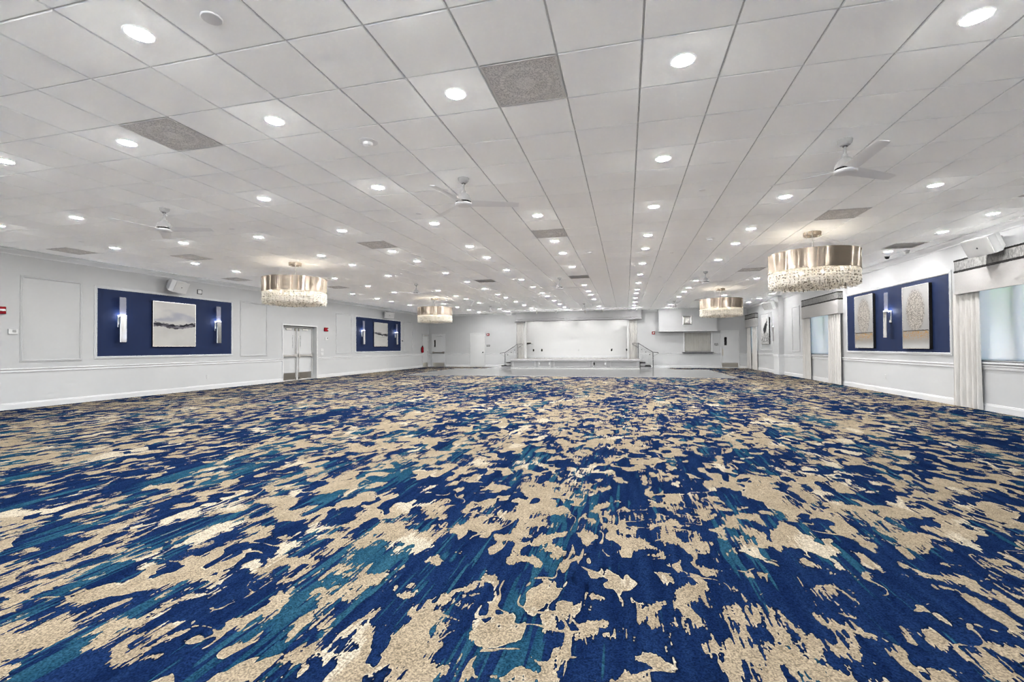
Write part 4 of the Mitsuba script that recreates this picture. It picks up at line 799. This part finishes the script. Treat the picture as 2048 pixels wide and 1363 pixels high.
plate('light_switch', 'left', 16.97, 17.17, 1.13, 1.25, 'm_white', 'upper of two white switch plates right of the double doors', 'light switch', [('rocker', 17.01, 17.06, 1.16, 1.22, 0.012, 0.018, 'm_white'), ('rocker', 17.08, 17.13, 1.16, 1.22, 0.012, 0.018, 'm_white')], 0.012)
plate('light_switch', 'left', 16.97, 17.17, 0.965, 1.09, 'm_white', 'lower of two white switch plates right of the double doors', 'light switch', [('rocker', 17.01, 17.06, 0.995, 1.06, 0.012, 0.018, 'm_white'), ('rocker', 17.08, 17.13, 0.995, 1.06, 0.012, 0.018, 'm_white')], 0.012)
for w, s, h, lab in (('left', 11.53, 0.40, 'white outlet low on the wainscot under the nearer navy panel'), ('left', 22.6, 0.40, 'white outlet low on the wainscot under the far navy panel'), ('right', 14.05, 0.42, 'white outlet low on the right wainscot under the tall canvases'), ('right', 24.6, 0.42, 'white outlet on the right wainscot under the plume canvas')):
    plate('wall_outlet', w, s - 0.038, s + 0.038, h - 0.06, h + 0.06, 'm_white', lab, 'outlet', [('socket', s - 0.018, s + 0.018, h + 0.008, h + 0.04, 0.014, 0.018, 'm_offwhite'), ('socket', s - 0.018, s + 0.018, h - 0.04, h - 0.008, 0.014, 0.018, 'm_offwhite')], 0.014, 'outlets on the wainscot')
plate('coat_hook', 'left', 24.27, 24.36, 1.63, 1.70, 'm_darkgrey', 'small dark knob between the far navy panel and the corner moulding', 'knob', [('tip', 24.30, 24.34, 1.65, 1.68, 0.03, 0.07, 'm_darkgrey')], 0.03)
plate('door_sign', 'back', -8.67, -8.45, 1.30, 1.43, 'm_darkgrey', 'small grey door sign right of the plain white door', 'sign', [('panel', -8.655, -8.465, 1.315, 1.415, 0.012, 0.015, 'm_grey')], 0.012, 'grey door signs')
plate('door_sign', 'back', 4.90, 5.10, 1.29, 1.41, 'm_darkgrey', 'small grey door sign left of the far right door', 'sign', [('panel', 4.915, 5.085, 1.315, 1.385, 0.012, 0.015, 'm_grey')], 0.012, 'grey door signs')
plate('fire_strobe', 'back', -8.64, -8.48, 1.99, 2.15, 'm_red', 'small red and white alarm strobe above the grey sign left of the stage', 'fire alarm', [('lens', -8.60, -8.52, 2.03, 2.11, 0.04, 0.07, 'm_white')], 0.045)
plate('fire_strobe', 'back', 1.50, 1.66, 1.97, 2.13, 'm_red', 'small red and white alarm strobe right of the stage curtain', 'fire alarm', [('lens', 1.54, 1.62, 2.01, 2.09, 0.04, 0.07, 'm_white')], 0.045)
fe = thing('fire_extinguisher', 'red fire extinguisher hung beside the far left door', 'fire extinguisher'); ex, ey = XL + 0.10, 26.86
part(fe, 'cylinder', lathe([(0.0001, 0.95), (0.07, 0.955), (0.078, 0.97), (0.078, 1.24), (0.06, 1.29), (0.028, 1.31), (0.026, 1.33), (0.0001, 1.33)], 20).apply_translation([ex, ey, 0]), 'm_red', 40)
part(fe, 'valve', join(cb(ex - 0.025, ex + 0.025, ey - 0.05, ey + 0.05, 1.33, 1.37, 0.006), cb(ex - 0.015, ex + 0.015, ey - 0.04, ey + 0.10, 1.385, 1.40, 0.004), cb(ex - 0.012, ex + 0.012, ey - 0.012, ey + 0.012, 1.36, 1.39, 0.004)), 'm_black')
part(fe, 'hose', tube([(ex, ey + 0.05, 1.35), (ex, ey + 0.11, 1.30), (ex, ey + 0.11, 1.05)], 0.012, 8), 'm_black'); part(fe, 'bracket', cb(XL + 0.001, XL + 0.025, ey - 0.03, ey + 0.03, 1.02, 1.30), 'm_darkgrey')
